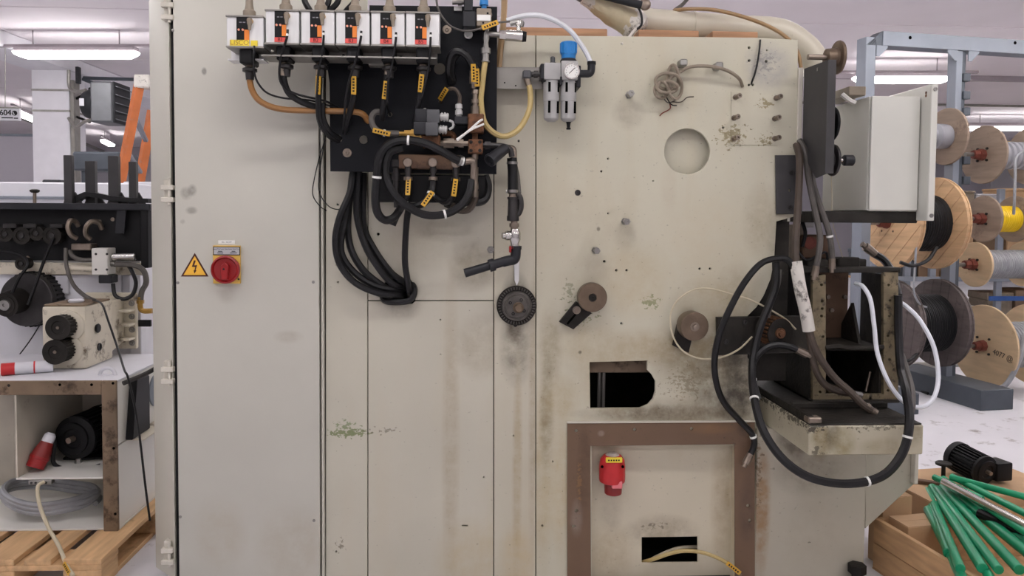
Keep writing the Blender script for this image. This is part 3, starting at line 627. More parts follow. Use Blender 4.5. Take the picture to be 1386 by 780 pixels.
# vertical rusty flow valve
t = thing('flow_control_valve', 'rusty vertical control valve with pale pressure cap', 'valve', P(644, 181, YP-0.06))
a = RX(633, 155, 655, 180, YP-0.06); part('valve_body', MB().box(a[0], a[1], YP-0.085, YP-0.004, a[2], a[3], 0.004), 'rust', t)
e = P(643, 155, YP-0.045)
part('cap', MB().lathe(e, (0, 0, 1), [(0, 0.016), (0.03, 0.016), (0.03, 0.011), (0.04, 0.011), (0.04, 0.015), (0.055, 0.015), (0.055, 0.010), (0.075, 0.010), (0.075, 0.014), (0.09, 0.012)], 12), 'steel_worn', t)
a = RX(615, 159, 633, 170, YP-0.05); part('coil', MB().box(a[0], a[1], YP-0.09, YP-0.03, a[2], a[3], 0.004), 'plastic_dark', t)
part('cable_gland', MB().lathe(P(621, 158, YP-0.06), (0, 0, 1), [(0, 0.010), (0.006, 0.010), (0.006, 0.014), (0.022, 0.014), (0.022, 0.011), (0.03, 0.011), (0.03, 0.014), (0.044, 0.013), (0.048, 0.007)], 14), 'silver_plastic', t)
part('tie_strip', MB().tube(pxs([(618, 189, YP-.09), (632, 179, YP-.10), (648, 165, YP-.11), (653, 162, YP-.1)]), 0.004, 6), 'paper', t)
part('tie_strip', MB().tube(pxs([(619, 190, YP-.09), (637, 176, YP-.11), (655, 168, YP-.1)]), 0.004, 6), 'paper', t)
t = thing('junction_block', 'square rusty four bolt junction block between pipes', 'pipe fitting', P(643, 209, YP-0.05))
a = RX(633.5, 189, 653.5, 208, YP-0.07); part('block', MB().box(a[0], a[1], YP-0.085, YP-0.02, a[2], a[3], 0.003), 'rust', t)
for (px, py) in ((637.5, 192.5), (649.5, 192.5), (637.5, 204), (649.5, 204)):
    c = P(px, py, YP-0.085); part('bolt', MB().lathe(c, (0, -1, 0), [(0, 0.0065), (0.005, 0.0065), (0.005, 0.003), (0.002, 0.003), (0.002, 0)], 8), 'dark_iron', t)
part('neck', MB().cyl(P(643, 189, YP-.05), P(643, 180, YP-.05), 0.011, n=10), 'rust', t)
part('outlet_pipe', MB().lathe(P(643, 208, YP-0.05), (0, 0, -1), [(0, 0.012), (0.02, 0.012), (0.02, 0.009), (0.05, 0.009), (0.05, 0.013), (0.10, 0.011), (0.12, 0.014), (0.13, 0.014), (0.13, 0.011), (0.16, 0.011)], 12), 'steel_worn', t)
part('side_nipple', MB().lathe(P(653, 197, YP-0.05), (1, 0, 0), [(0, 0.010), (0.008, 0.010), (0.008, 0.016), (0.03, 0.016), (0.03, 0.010), (0.05, 0.012)], 6), 'dark_metal', t)
t = thing('strainer', 'angled black cylindrical line strainer below the junction block', 'filter', P(668, 222, YP-0.08))
d0, d1 = P(686, 199, YP-.05), P(662, 218, YP-.10); ax = (d1-d0).normalized(); L = (d1-d0).length
part('barrel', MB().lathe(d0, ax, [(0, 0.012), (0.01, 0.020), (L*0.85, 0.022), (L*0.85, 0.025), (L, 0.025), (L, 0.018), (L-0.008, 0.016), (L-0.008, 0)], 16), 'plastic_dark', t)
part('elbow', MB().tube(pxs([(664, 197, YP-.05), (680, 198, YP-.05), (690, 202, YP-.05), (693, 212, YP-.05)]), 0.011, 10), 'dark_metal', t)
# regulator at the panel head
t = thing('pressure_switch', 'beige block pressure switch with blue cap on the black panel', 'valve', P(655, 37, YP-0.03))
a = RX(645, 13, 665, 37, YP-0.05); part('block', MB().box(a[0], a[1], YP-0.07, YP-0.002, a[2], a[3], 0.003), 'taupe', t)
a = RX(645.5, 20, 664, 28, YP-0.072); part('nameplate', MB().box(a[0], a[1], YP-0.073, YP-0.07, a[2], a[3]), 'paper', t)
part('blue_cap', MB().lathe(P(655, 12, YP-0.036), (0, 0, 1), [(0, 0.010), (0.012, 0.010), (0.012, 0.017), (0.06, 0.015)], 14), 'blue', t)
part('screw', MB().lathe(P(660, 18, YP-.07), (0, -1, 0), [(0, .004), (.002, .004), (.002, 0)], 8), 'ink', t)
part('screw', MB().lathe(P(654, 31, YP-.07), (0, -1, 0), [(0, .004), (.002, .004), (.002, 0)], 8), 'ink', t)
part('stem', MB().lathe(P(659, 37, YP-0.04), (0, 0, -1), [(0, 0.008), (0.02, 0.008), (0.02, 0.014), (0.034, 0.014)], 12), 'steel', t)
t = thing('solenoid_valve', 'tall black solenoid coil with small white nameplate on the panel', 'solenoid', P(636, 37, YP-0.03))
a = RX(628, -2, 640, 16, YP-0.05); part('upper_coil', MB().box(a[0], a[1], YP-0.06, YP-0.002, a[2], a[3], 0.003), 'plastic_dark', t)
a = RX(626, 16, 644, 38, YP-0.06); part('lower_coil', MB().box(a[0], a[1], YP-0.075, YP-0.002, a[2], a[3], 0.004), 'plastic_dark', t)
a = RX(614.5, 9, 625, 14.5, YP-0.01); part('nameplate', MB().box(a[0], a[1], YP-0.012, YP-0.002, a[2], a[3]), 'paper', t)
c = P(634, 47.5, YP); part('knob', MB().lathe(c, (0, -1, 0), [(-0.004, 0.012), (0.004, 0.016), (0.012, 0.016), (0.012, 0.008), (0.02, 0.008), (0.02, 0)], 14), 'silver_plastic', t)
part('air_fitting', MB().lathe(P(612, 3, YP-.03), (1, 0, 0.1), [(0, .010), (.02, .010), (.02, .015), (.035, .015), (.035, .012), (.05, .012)], 10), 'steel', t)
# chrome pressure sensor
t = thing('pressure_sensor', 'chrome cylindrical pressure sensor with black end cap', 'sensor', P(690, 56, -0.16))
d0, d1 = P(657, 46, -0.16), P(716, 50, -0.16); ax = (d1-d0).normalized()
part('stem', MB().lathe(d0, ax, [(0, 0.010), (0.06, 0.010)], 10), 'steel', t)
part('hex', MB().lathe(d0, ax, [(0.052, 0.018), (0.075, 0.018)], 6), 'chrome', t)
part('barrel', MB().lathe(d0, ax, [(0.075, 0.019), (0.135, 0.020)], 18), 'chrome', t)
part('end_cap', MB().lathe(d0, ax, [(0.135, 0.020), (0.148, 0.018), (0.150, 0.018)], 18), 'black', t)
part('plug', MB().lathe(P(702, 42, -0.16), (0, 0, 1), [(0, 0.008), (0.02, 0.008), (0.02, 0.012), (0.035, 0.012)], 12), 'chrome', t)
part('plug_elbow', MB().tube(pxs([(690, 32, -.16), (699, 30, -.16), (706, 31, -.16), (705, 36, -.16)]), 0.010, 8), 'steel', t)
t = thing('quick_coupling', 'bright metal hose coupling at the top of the yellow hose', 'pipe fitting', P(657, 84, -0.16))
part('body', MB().lathe(P(657, 84, -0.16), (0.02, 0, 1), [(0, 0.016), (0.006, 0.016), (0.006, 0.013), (0.03, 0.013), (0.03, 0.018), (0.05, 0.018), (0.05, 0.011), (0.07, 0.009), (0.085, 0.012), (0.105, 0.010)], 8), 'steel', t)

# ================================================================== flow monitor boxes
YB = -0.275
def monitor(cx, ytop, ybot, wpx, label, tagtext, yellow=None):
    a = RX(cx-wpx/2, ytop, cx+wpx/2, ybot, YB); x0, x1, z0, z1 = a; xm = (x0+x1)/2
    t = thing('flow_monitor', label, 'monitor box', (xm, YB+0.05, z0), 'aluminium flow monitors on the rail')
    part('case', MB().box(x0+0.002, x1-0.002, YB, YB+0.105, z0+0.004, z1-0.004, 0.002), 'aluminium', t)
    part('lid', MB().box(x0, x1, YB-0.006, YB+0.108, z1-0.006, z1, 0.001), 'rail_grey', t)
    part('bottom_plate', MB().box(x0, x1, YB-0.006, YB+0.108, z0, z0+0.006, 0.001), 'rail_grey', t)
    W = x1-x0; H = z1-z0
    lx0, lx1 = x0+W*0.28, x0+W*0.62
    fp = part('face_plate', MB().box(lx0, lx1, YB-0.002, YB, z0+H*0.14, z1-0.006), 'ink', t)
    lm = z0+H*0.16
    part('orange_field', MB().box((lx0+lx1)/2+0.005, lx1, YB-0.003, YB-0.0015, z0+H*0.24, z0+H*0.56), 'orange', fp)
    for k in (0.18, 0.5): part('indicator', MB().cyl((lx0+(lx1-lx0)*k, YB-0.005, z0+H*0.555), (lx0+(lx1-lx0)*k, YB-0.001, z0+H*0.555), 0.0038, n=10), 'led', fp)
    for k in (0.22, 0.5): part('print_mark', MB().box(lx0+(lx1-lx0)*k, lx0+(lx1-lx0)*(k+0.2), YB-0.0028, YB-0.001, z1-H*0.23, z1-H*0.20), 'print_grey', fp)
    if yellow:
        yt = part('tag', MB().box(x0+W*0.11, x0+W*0.62, YB-0.0045, YB-0.0025, z0+H*0.06, z0+H*0.24), 'tag_yellow', t)
        part('lettering', text(yellow, 0.0235, at((x0+W*0.365, YB-0.0047, z0+H*0.15)), depth=0.0003), 'brass', yt)
        part('tag', MB().box(x0+W*0.66, x0+W*0.84, YB-0.0045, YB-0.001, z0+H*0.05, z0+H*0.23), 'tag_yellow', t)
    else:
        rt = part('tag', MB().box(lx0, lx1, YB-0.0045, YB-0.0025, z0+H*0.07, z0+H*0.20), 'tag_red', t)
        part('lettering', text(tagtext, 0.017, at(((lx0+lx1)/2, YB-0.0047, z0+H*0.135)), depth=0.0003), 'ink', rt)
    # plug on top, sensor body below, connector on the front
    pm = 'taupe'
    c = Vector((xm, YB+0.055, z1))
    part('top_plug', MB().lathe(c, (0, 0, 1), [(0, 0.022), (0.028, 0.022), (0.034, 0.016), (0.05, 0.013), (0.12, 0.010)], 14), pm, t)
    part('sensor_neck', MB().box(xm-0.024, xm+0.022, YB+0.012, YB+0.095, z0-0.050, z0, 0.004), 'black', t)
    part('gland', MB().lathe((xm, YB+0.055, z0-0.055), (0, 0, -1), [(0, 0.012), (0.006, 0.026), (0.016, 0.026), (0.02, 0.016), (0.045, 0.014)], 12), 'dark_metal', t)
    q = x0+W*0.66
    con = part('connector', MB().lathe((q, YB-0.016, z1-H*0.10), (0, 0, -1), [(0, 0.005), (0.003, 0.009), (0.018, 0.009), (0.026, 0.0065), (0.042, 0.005)], 12), 'taupe', t)
    part('connector_neck', MB().cyl((q, YB, z1-H*0.18), (q, YB-0.02, z1-H*0.18), 0.009, n=10), 'brass', con)
    return t
monitor(331.5, 21, 65, 51, 'separate aluminium monitor box with yellow name tags at the rail end', '', 'LISCO')
for k, cx in enumerate((382, 430, 477.5, 525, 572)):
    monitor(cx, 13+k*0.8, 60.5+k*0.8, 46.5, 'aluminium flow monitor box with red tag B%d on the rail' % (k+1), 'B%d' % (k+1))
t = thing('mounting_rail', 'grey angle rail carrying five red tagged monitor boxes', 'rail', P(476, 86, -0.15))
za = P(476, 84, -0.17).z
part('web', plate([(362, 61), (592, 65), (592, 86), (362, 82)], [circ(369, 68, 2.4, 8), circ(464.5, 75.5, 2.5, 8), circ(542, 77.5, 2.5, 8)], -0.165, -0.160, 0.0005), 'rail_grey', t)
part('flange', MB().prism([pz(362, 80, -.19), pz(592, 84, -.19), pz(592, 86, -.19), pz(362, 82, -.19)], -0.272, -0.16, 'Y'), 'rail_grey', t)
part('support_arm', MB().box(P(500, 60, -.14).x, P(520, 60, -.14).x, -0.16, -0.116, za-0.01, za+0.03), 'rail_grey', t)
t = thing('mounting_rail', 'short bright angle bracket under the yellow tagged monitor box', 'rail', P(335, 90, -0.15))
part('web', MB().box(*RX(313, 66, 361, 84, -.165)[:2], -0.165, -0.160, *RX(313, 66, 361, 84, -.165)[2:]), 'aluminium', t)
part('flange', MB().prism([pz(313, 82.5, -.19), pz(361, 82.5, -.19), pz(361, 84.5, -.19), pz(313, 84.5, -.19)], -0.23, -0.16, 'Y'), 'aluminium', t)

# ================================================================== hoses on the panel
H = hose
H('hose', [(338, 92, -.22), (337.5, 104, -.22), (342, 124, -.21), (355, 139, -.20), (382, 148, -.18), (430, 150, -.16), (470, 151, -.15), (490, 154, -.14), (499, 165, -.11)], 4.2, 'amber_hose', 'amber hose curving from the yellow tagged monitor into the panel', fit=['start'])
H('cable', [(344, 62, -.285), (343.5, 78, -.285), (344, 96, -.25), (349, 112, -.24), (362, 126, -.22), (385, 133, -.2), (420, 136, -.17), (455, 146, -.13)], 1.4, 'rubber', 'thin black cable from the yellow tagged monitor', 'cable')
H('hose', [(384, 92, -.22), (384, 108, -.22), (391, 126, -.2), (408, 138, -.18), (432, 146, -.16), (448, 152, -.12)], 4.6, 'rubber', 'black hose dropping from monitor box B1', fit=['start'])
H('cable', [(389.5, 40, -.295), (388, 52, -.295), (381, 74, -.27), (378, 98, -.25), (382, 115, -.23), (400, 127, -.2), (440, 137, -.16), (458, 146, -.12)], 1.6, 'rubber', 'thin black signal cable hanging from monitor box B1', 'cable', ties=[0.1], group='thin signal cables of the monitors')
H('hose', [(432, 92, -.22), (432, 106, -.22), (431, 140, -.2), (433, 164, -.18), (444, 182, -.15), (458, 192, -.10)], 4.2, 'rubber', 'black hose with yellow tag under monitor box B2', fit=['start'], tags=[0.28])
H('hose', [(437, 140, -.19), (437, 158, -.18), (445, 176, -.16), (460, 188, -.10)], 3.8, 'rubber', 'black hose running beside the B2 hose into the panel hole')
H('cable', [(438, 42, -.295), (438, 52, -.295), (436, 75, -.27), (431, 96, -.25), (429, 130, -.24), (430, 160, -.2), (440, 182, -.16)], 1.5, 'rubber', 'thin black signal cable hanging from monitor box B2', 'cable', ties=[0.1], group='thin signal cables of the monitors')
H('hose', [(479.5, 92, -.22), (479.5, 104, -.22), (479, 130, -.21), (474, 150, -.18), (469, 168, -.15), (467, 180, -.11)], 4.2, 'rubber', 'black hose with yellow tag under monitor box B3', fit=['start'], tags=[0.32])
H('cable', [(489, 42, -.295), (488, 54, -.295), (482, 80, -.27), (472, 112, -.24), (467, 145, -.2), (465, 176, -.14)], 1.6, 'rubber', 'thin black signal cable hanging from monitor box B3', 'cable', ties=[0.1], group='thin signal cables of the monitors')
H('hose', [(525, 92, -.22), (524, 104, -.22), (521, 132, -.21), (518, 150, -.2), (518, 162, -.17)], 4.0, 'rubber', 'black hose with yellow tag under monitor box B4', fit=['start'], tags=[0.42])
H('hose', [(518, 152, -.17), (508, 152, -.18), (503, 160, -.18), (506, 172, -.18), (517, 179.5, -.18), (540, 181, -.17)], 4.2, 'rubber_grey', 'short grey looped hose into the brass fitting', ties=[0.86], tags=[0.82])
H('cable', [(536, 44, -.295), (535.5, 56, -.295), (531, 86, -.26), (526, 108, -.25), (524, 140, -.22), (528, 156, -.12)], 1.6, 'rubber', 'thin black signal cable hanging from monitor box B4', 'cable', ties=[0.1], group='thin signal cables of the monitors')
H('hose', [(572, 92, -.22), (571, 104, -.22), (569, 124, -.21), (566, 142, -.19), (561, 168, -.15)], 4.0, 'rubber', 'black hose with yellow tag under monitor box B5', fit=['start'], tags=[0.4])
H('cable', [(583, 44, -.295), (582.5, 60, -.295), (580, 92, -.26), (574, 118, -.25), (570, 134, -.24)], 1.5, 'rubber', 'thin black signal cable hanging from monitor box B5', 'cable', ties=[0.1], group='thin signal cables of the monitors')
H('hose', [(641, 108, -.17), (640, 92, -.18), (632, 76, -.19), (619, 69, -.19), (610, 76, -.18), (607, 95, -.16), (611, 112, -.12)], 5.0, 'rubber', 'thick black hose arching over to the vertical rusty valve', tags=[0.06], fit=['start'])
H('hose', [(645, 118, -.16), (645, 100, -.17), (638, 82, -.17), (628, 72, -.165), (616, 76, -.155), (611, 92, -.14), (614, 112, -.11)], 4.6, 'rubber', 'second black hose arching behind the thick arched hose', tags=[0.12])
H('cable', [(622, 143, -.175), (622, 130, -.175), (616, 121, -.175), (607, 121, -.17), (600, 128, -.16), (596, 138, -.12)], 2.6, 'rubber_brown', 'short brown cable arching from the pale gland', 'cable', tags=[0.8])
H('cable', [(608, 163, -.19), (613, 166, -.19), (613, 172, -.19), (608, 175, -.19)], 1.8, 'silver_plastic', 'pale looped lead joining the two solenoid plugs', 'cable')
# big loops under the panel
H('hose', [(629, 219, -.19), (618, 216, -.2), (600, 206, -.22), (578, 195, -.235), (556, 190, -.24), (536, 191, -.24), (521, 200, -.235), (513, 216, -.23), (510, 240, -.225), (508, 268, -.22), (511, 288, -.21), (521, 298, -.19), (534, 294, -.17), (545, 276, -.14), (548, 260, -.11)], 5.6, 'rubber', 'thick black hose looping in front of the valve panel with white ties', ties=[0.03, 0.3, 0.58])
H('hose', [(545, 200, -.21), (528, 206, -.215), (522, 225, -.215), (524, 246, -.215), (534, 264, -.215), (552, 280, -.215), (576, 291, -.215), (602, 290, -.21), (622, 280, -.2), (634, 264, -.19), (638, 244, -.17)], 5.6, 'rubber', 'thick black hose sweeping in a half circle below the panel', ties=[0.7])
H('hose', [(553, 246, -.16), (552, 260, -.17), (547, 272, -.17), (540, 285, -.16), (533, 300, -.15), (531, 305, -.15)], 4.8, 'rubber', 'cut black hose end below the first round valve', ties=[0.4], tags=[0.12])
H('hose', [(586, 246, -.16), (584, 260, -.18), (576, 273, -.19), (564, 279, -.18), (552, 278, -.15), (546, 268, -.12)], 4.8, 'rubber', 'black hose with yellow tag curving from the middle round valve', tags=[0.34], ties=[0.25])
H('hose', [(617, 240, -.17), (616, 252, -.175), (613, 266, -.17), (604, 274, -.15), (592, 268, -.12), (580, 258, -.1)], 4.6, 'rubber', 'black hose with yellow tag below the clamp valve', tags=[0.25])
H('hose', [(657, 238, -.09), (661, 252, -.10), (658, 268, -.12), (648, 274, -.13), (632, 274, -.12), (615, 280, -.11), (604, 276, -.09)], 5.2, 'rubber', 'black hose looping at the lower corner of the panel')
H('hose', [(644, 258, -.15), (642, 272, -.15), (634, 284, -.14), (622, 285, -.13), (612, 278, -.12)], 4.6, 'rubber_brown', 'brown black hose under the outlet pipe')
t = thing('pipe_stub', 'worn elbow pipe stub at the end of the looping hose', 'pipe fitting', P(636, 222, YP-0.08))
part('pipe', MB().tube(pxs([(628, 219, -.19), (637, 218, -.185), (641, 222, -.18), (641, 236, -.17), (641, 256, -.16)]), 0.013, 10), 'steel_worn', t)
part('clamp', MB().cyl(P(620.5, 217, -.196), P(624, 218.4, -.192), 0.0205, n=14), 'steel', t)
# bundle into the grommet
bund = [([(478, 230, -.08), (474, 260, -.09), (460, 294, -.10), (454, 326, -.10), (460, 358, -.09), (481, 383, -.08), (512, 397, -.06), (538, 400, -.02), (546, 400, .05)], 'outermost'),
        ([(480, 232, -.05), (468, 292, -.06), (461, 330, -.06), (466, 352, -.06), (484, 373, -.05), (510, 388, -.04), (538, 392, -.01), (546, 392, .05)], 'second'),
        ([(477, 236, -.03), (471, 296, -.035), (474, 334, -.04), (491, 365, -.045), (516, 386, -.03), (532, 394, .0), (540, 396, .05)], 'third'),
        ([(485, 232, -.07), (483, 288, -.075), (494, 331, -.075), (512, 362, -.06), (530, 383, -.04), (544, 388, .0), (550, 390, .05)], 'fourth'),
        ([(492, 234, -.04), (492, 303, -.045), (506, 337, -.045), (528, 368, -.035), (545, 381, -.01), (552, 386, .04)], 'innermost')]
for pts, nm in bund:
    H('hose', pts, 4.7, 'rubber', 'thick black hose sweeping from the panel to the cover hole, %s of the bundle' % nm, group='hose bundle into the cover hole')
H('hose', [(553, 282, -.06), (550, 305, -.06), (548, 350, -.055), (551, 376, -.05), (554, 394, -.03), (555, 402, .03)], 4.2, 'rubber', 'straight black hose dropping into the cover hole', group='hose bundle into the cover hole')
H('hose', [(518, 396, .02), (519, 405, -.02), (528, 409, -.03), (548, 408.5, -.03), (558, 404, -.03), (561, 392, -.02), (557, 382, .02)], 4.2, 'rubber', 'black edge hose curled round the rim of the cover hole')
part('hole_shade_sheet', MB().box(*RX(510, 372, 568, 418, .05)[:2], 0.09, 0.1, *RX(510, 372, 568, 418, .05)[2:]), 'void', mf)  # near-black sheet standing in for the shade inside the cover hole
H('cable', [(440, 190, -.06), (432, 214, -.05), (424, 250, -.04), (424, 266, -.04), (434, 280, -.04), (442, 285, -.02)], 0.7, 'rubber', 'thin loose black wire hanging beside the cabinet door', 'cable')
H('cable', [(441, 180, -.05), (432, 238, -.05), (433, 262, -.05), (446, 280, -.04), (462, 283, -.03), (474, 272, -.06)], 0.7, 'rubber', 'thin loose black wire curling to the hose bundle', 'cable')

# ================================================================== air service unit
BK = -0.06
t = thing('bracket_plate', 'flat grey steel bracket plate beside the black panel', 'bracket', P(700, 121, BK))
part('plate', plate([(659, 91), (745, 91), (745, 121), (659, 120)], [], BK, BK+0.005, 0.0008), 'rail_grey', t)
for (px, py, mt) in ((667, 95, 'brass'), (667, 114, 'steel')):
    part('screw', MB().lathe(P(px, py, BK), (0, -1, 0), [(0, .009), (.003, .008), (.003, .004), (.001, .003), (.001, 0)], 10), mt, t)
for (px, py) in ((683, 112), (698, 116)): part('hole', MB().cyl(P(px, py, BK+0.001), P(px, py, BK-.0008), .003, n=8), 'void', t)
YF = -0.10
t = thing('air_service_unit', 'grey two bowl air filter regulator with blue knob', 'filter regulator', P(758, 165, YF))
m1 = P(746.5, 100, YF); m2 = P(769.5, 100, YF); zt, zm, zb = P(758, 87, YF).z, P(758, 110, YF).z, P(758, 163, YF).z
for nm, m_, top in (('lubricator_head', m1, zt), ('regulator_head', m2, zt+0.008)):
    hd = part(nm, MB().box(m_.x-0.0315, m_.x+0.0315, YF-0.035, YF+0.035, zm, top, 0.006, 2), 'frl_grey', t)
for nm, m_ in (('lubricator_bowl', m1), ('filter_bowl', m2)):
    bw = part(nm, MB().lathe((m_.x, YF, zm), (0, 0, -1), [(0, 0.030), (0.008, 0.0305), (0.075, 0.0305), (0.077, 0.029), (zm-zb-0.006, 0.028), (zm-zb, 0.024), (zm-zb+0.006, 0.014)], 22), 'frl_grey', t)
    for sx in (-0.010, 0.023):
        for (za_, zb_) in ((0.008, 0.044), (0.078, 0.122)):
            yy = -math.sqrt(max(0, 0.0312**2-sx*sx))
            part('sight_slot', MB().box(m_.x+sx-0.0045, m_.x+sx+0.0045, YF+yy-0.0008, YF+yy+0.003, zm-zb_, zm-za_, 0.0005), 'void', bw)
    part('collar', MB().box(m_.x-0.034, m_.x+0.034, YF-0.02, YF+0.03, zm-0.006, zm+0.004, 0.002), 'plastic_dark', t)
part('bayonet_plate', MB().box((m1.x+m2.x)/2-0.004, (m1.x+m2.x)/2+0.004, YF-0.036, YF+0.03, zm-0.02, zm+0.012, 0.002), 'plastic_dark', t)
part('knob_base', MB().lathe((m2.x-0.001, YF, zt+0.008), (0, 0, 1), [(0, 0.031), (0.006, 0.031), (0.012, 0.027)], 22), 'plastic_dark', t)
kb = part('adjusting_knob', MB().lathe((m2.x-0.001, YF, zt+0.018), (0, 0, 1), [(0, 0.0265), (0.018, 0.0275), (0.018, 0.030), (0.06, 0.031), (0.064, 0.028), (0.064, 0)], 26), 'blue', t)
for k in range(14):
    an = 2*PI*k/14; part('rib', MB().box(m2.x-0.001+0.0305*math.cos(an)-0.002, m2.x-0.001+0.0305*math.cos(an)+0.002, YF+0.0305*math.sin(an)-0.002, YF+0.0305*math.sin(an)+0.002, zt+0.042, zt+0.078), 'blue', kb)
gc = P(773.5, 96.5, YF-0.045)
gg = part('gauge', MB().lathe((gc.x, YF-0.03, gc.z), (0, -1, 0), [(0, 0.028), (0.018, 0.030), (0.022, 0.030), (0.022, 0.026), (0.019, 0.026), (0.019, 0)], 28), 'chrome', t)
part('gauge_face', MB().cyl((gc.x, YF-0.0485, gc.z), (gc.x, YF-0.0495, gc.z), 0.0258, n=28), 'paper', gg)
mb = MB()
for k in range(11):
    an = math.radians(225-27*k); u_ = Vector((math.cos(an), 0, math.sin(an)))
    q = Vector((gc.x, YF-0.0498, gc.z)); mb.cyl(q+u_*0.018, q+u_*0.022, 0.0007, n=4)
part('scale_marks', mb, 'ink', gg)
part('needle', MB().cyl((gc.x-0.009, YF-0.0502, gc.z-0.009), (gc.x+0.012, YF-0.0502, gc.z+0.012), 0.0013, n=5), 'ink', gg)
part('oil_dome', MB().lathe((m1.x+0.004, YF, zt), (0, 0, 1), [(0, 0.012), (0.006, 0.012), (0.008, 0.009), (0.024, 0.009), (0.028, 0.006)], 12), 'plastic_grey', t)
part('drain', MB().lathe((m2.x+0.002, YF, zb-0.004), (0, 0, -1), [(0, 0.012), (0.006, 0.008), (0.022, 0.006), (0.024, 0.009), (0.03, 0.008)], 10), 'black', t)
part('end_plate', MB().box(m1.x-0.044, m1.x-0.030, YF-0.03, YF+0.035, zm+0.002, zt-0.004, 0.003), 'plastic_dark', t)
part('wall_bracket', MB().box(m2.x+0.030, m2.x+0.046, YF-0.005, YF+0.09, zm-0.022, zt-0.004, 0.002), 'plastic_dark', t)
el = P(793, 100, YF)
e1 = part('outlet_elbow', MB().tube([(m2.x+0.04, YF, el.z), (el.x-0.006, YF, el.z), (el.x+0.014, YF, el.z+0.002), (el.x+0.02, YF, el.z+0.014), (el.x+0.021, YF, el.z+0.036)], 0.0145, 12), 'plastic_dark', t)
part('release_ring', MB().cyl((el.x+0.021, YF, el.z+0.034), (el.x+0.021, YF, el.z+0.046), 0.0165, n=14), 'black', t)
part('inlet_fitting', MB().lathe(P(735, 101, YF), (-1, 0, 0), [(0, 0.013), (0.012, 0.013), (0.012, 0.009), (0.02, 0.009), (0.02, 0.014), (0.035, 0.014), (0.035, 0.01), (0.05, 0.01)], 10), 'dark_metal', t)
part('inlet_elbow', MB().box(P(707, 101, YF).x, P(719, 101, YF).x, YF-0.018, YF+0.02, P(712, 107, YF).z, P(712, 96, YF).z, 0.005), 'plastic_grey', t)
H('hose', [(656.5, 84, -.16), (653, 112, -.16), (651, 140, -.155), (657.5, 169, -.15), (679, 184.5, -.145), (701, 176, -.135), (716, 150, -.12), (717.5, 124, -.105), (713, 107, -.10)], 4.0, 'yellow_hose', 'yellowish clear air hose hanging in a deep loop', fit=['end'])
H('hose', [(683, -12, -.02), (682, 20, -.02), (680, 44, -.025), (677, 70, -.03), (675, 92, -.04)], 4.2, 'tan_hose', 'tan vertical hose passing behind the chrome sensor')
H('hose', [(686, 28, -.15), (706, 22, -.15), (727, 20.5, -.15), (749, 27, -.14), (771, 41, -.125), (787, 61, -.11), (797, 79, -.102), (800, 92, -.10)], 3.4, 'clear_hose', 'clear plastic air hose arching to the filter regulator')
H('cable', [(590, -8, -.2), (592, 8, -.2), (598, 22, -.2), (611, 36, -.2), (631, 42, -.2), (653, 38, -.19), (673, 31, -.18), (690, 29, -.17)], 1.4, 'rubber_grey', 'thin grey sensor cable sagging across the black panel', 'cable', tags=[0.8])
for k, (x0, x1, sx) in enumerate(((412, 420, 'left of'), (445, 438, 'above'), (458, 446, 'right of'))):
    H('hose', [(x0-4, -30, -.13), (x0, 0, -.14), (x1, 16, -.14), (x1+1, 30, -.13)], 4, 'rubber', 'black hose rising %s monitor box B2 beyond the picture edge' % sx)
H('hose', [(500, -30, -.1), (482, 0, -.11), (468, 16, -.11), (458, 34, -.1)], 4, 'rubber', 'black hose slanting up over monitor box B3')

# ================================================================== drain pipe below the strainer
t = thing('drain_pipe', 'vertical chain of dark pipe fittings with brass ball valve', 'pipe', P(697, 345, -.1))
YD = -0.115
part('top_elbow', MB().tube(pxs([(684, 201, YD), (692, 201, YD), (695, 205, YD), (695, 220, YD)]), 0.013, 12), 'steel_worn', t)
part('hose_piece', MB().tube(pxs([(693, 214, YD), (694, 232, YD), (694, 262, YD)], 0), 0.019, 14, 0), 'rubber', t)
part('clamp', MB().cyl(P(693.3, 219, YD), P(693.3, 222.5, YD), 0.0215, n=16), 'steel', t)
part('clamp', MB().cyl(P(693.7, 257, YD), P(693.7, 261, YD), 0.0215, n=16), 'steel', t)
part('clamp_screw', MB().cyl(P(685, 259, YD), P(690, 259, YD), 0.007, n=8), 'steel', t)
part('nipple', MB().lathe(P(694, 262, YD), (0, 0, -1), [(0, .014), (.012, .014), (.012, .019), (.02, .019)], 8), 'steel_worn', t)
part('tee', MB().lathe(P(694.5, 267, YD), (0, 0, -1), [(0, .022), (.008, .022), (.008, .019), (.07, .021), (.07, .0235), (.088, .0235), (.09, .018)], 14), 'dark_metal', t)
part('branch', MB().tube(pxs([(699, 262, YD), (704, 268, YD), (705, 280, YD), (702, 289, YD), (698, 291, YD)]), 0.011, 10), 'dark_metal', t)
part('branch_hose', MB().tube(pxs([(697, 225, YD+.02), (700, 240, YD+.02), (702, 262, YD+.01)]), 0.010, 10), 'rubber_grey', t)
part('valve_neck', MB().lathe(P(696, 298, YD), (0, 0, -1), [(0, .013), (.012, .013), (.012, .019), (.026, .019), (.026, .014), (.034, .014)], 10), 'steel_worn', t)
part('valve_body', MB().lathe(P(697, 310, YD), (0, 0, -1), [(0, .016), (.015, .022), (.04, .022), (.055, .016), (.062, .016), (.062, .021), (.075, .021)], 14), 'chrome', t)
part('valve_cap', MB().lathe(P(694, 319, YD), (-1, -0.3, 0), [(.0, .016), (.012, .017), (.02, .019), (.03, .016), (.03, .012), (.042, .012)], 12), 'chrome', t)
part('valve_lever', MB().box(*RX(689, 333, 692, 342, YD-.02)[:2], YD-.03, YD-.018, *RX(689, 333, 692, 342, YD-.02)[2:], 0.002), 'switch_red', t)
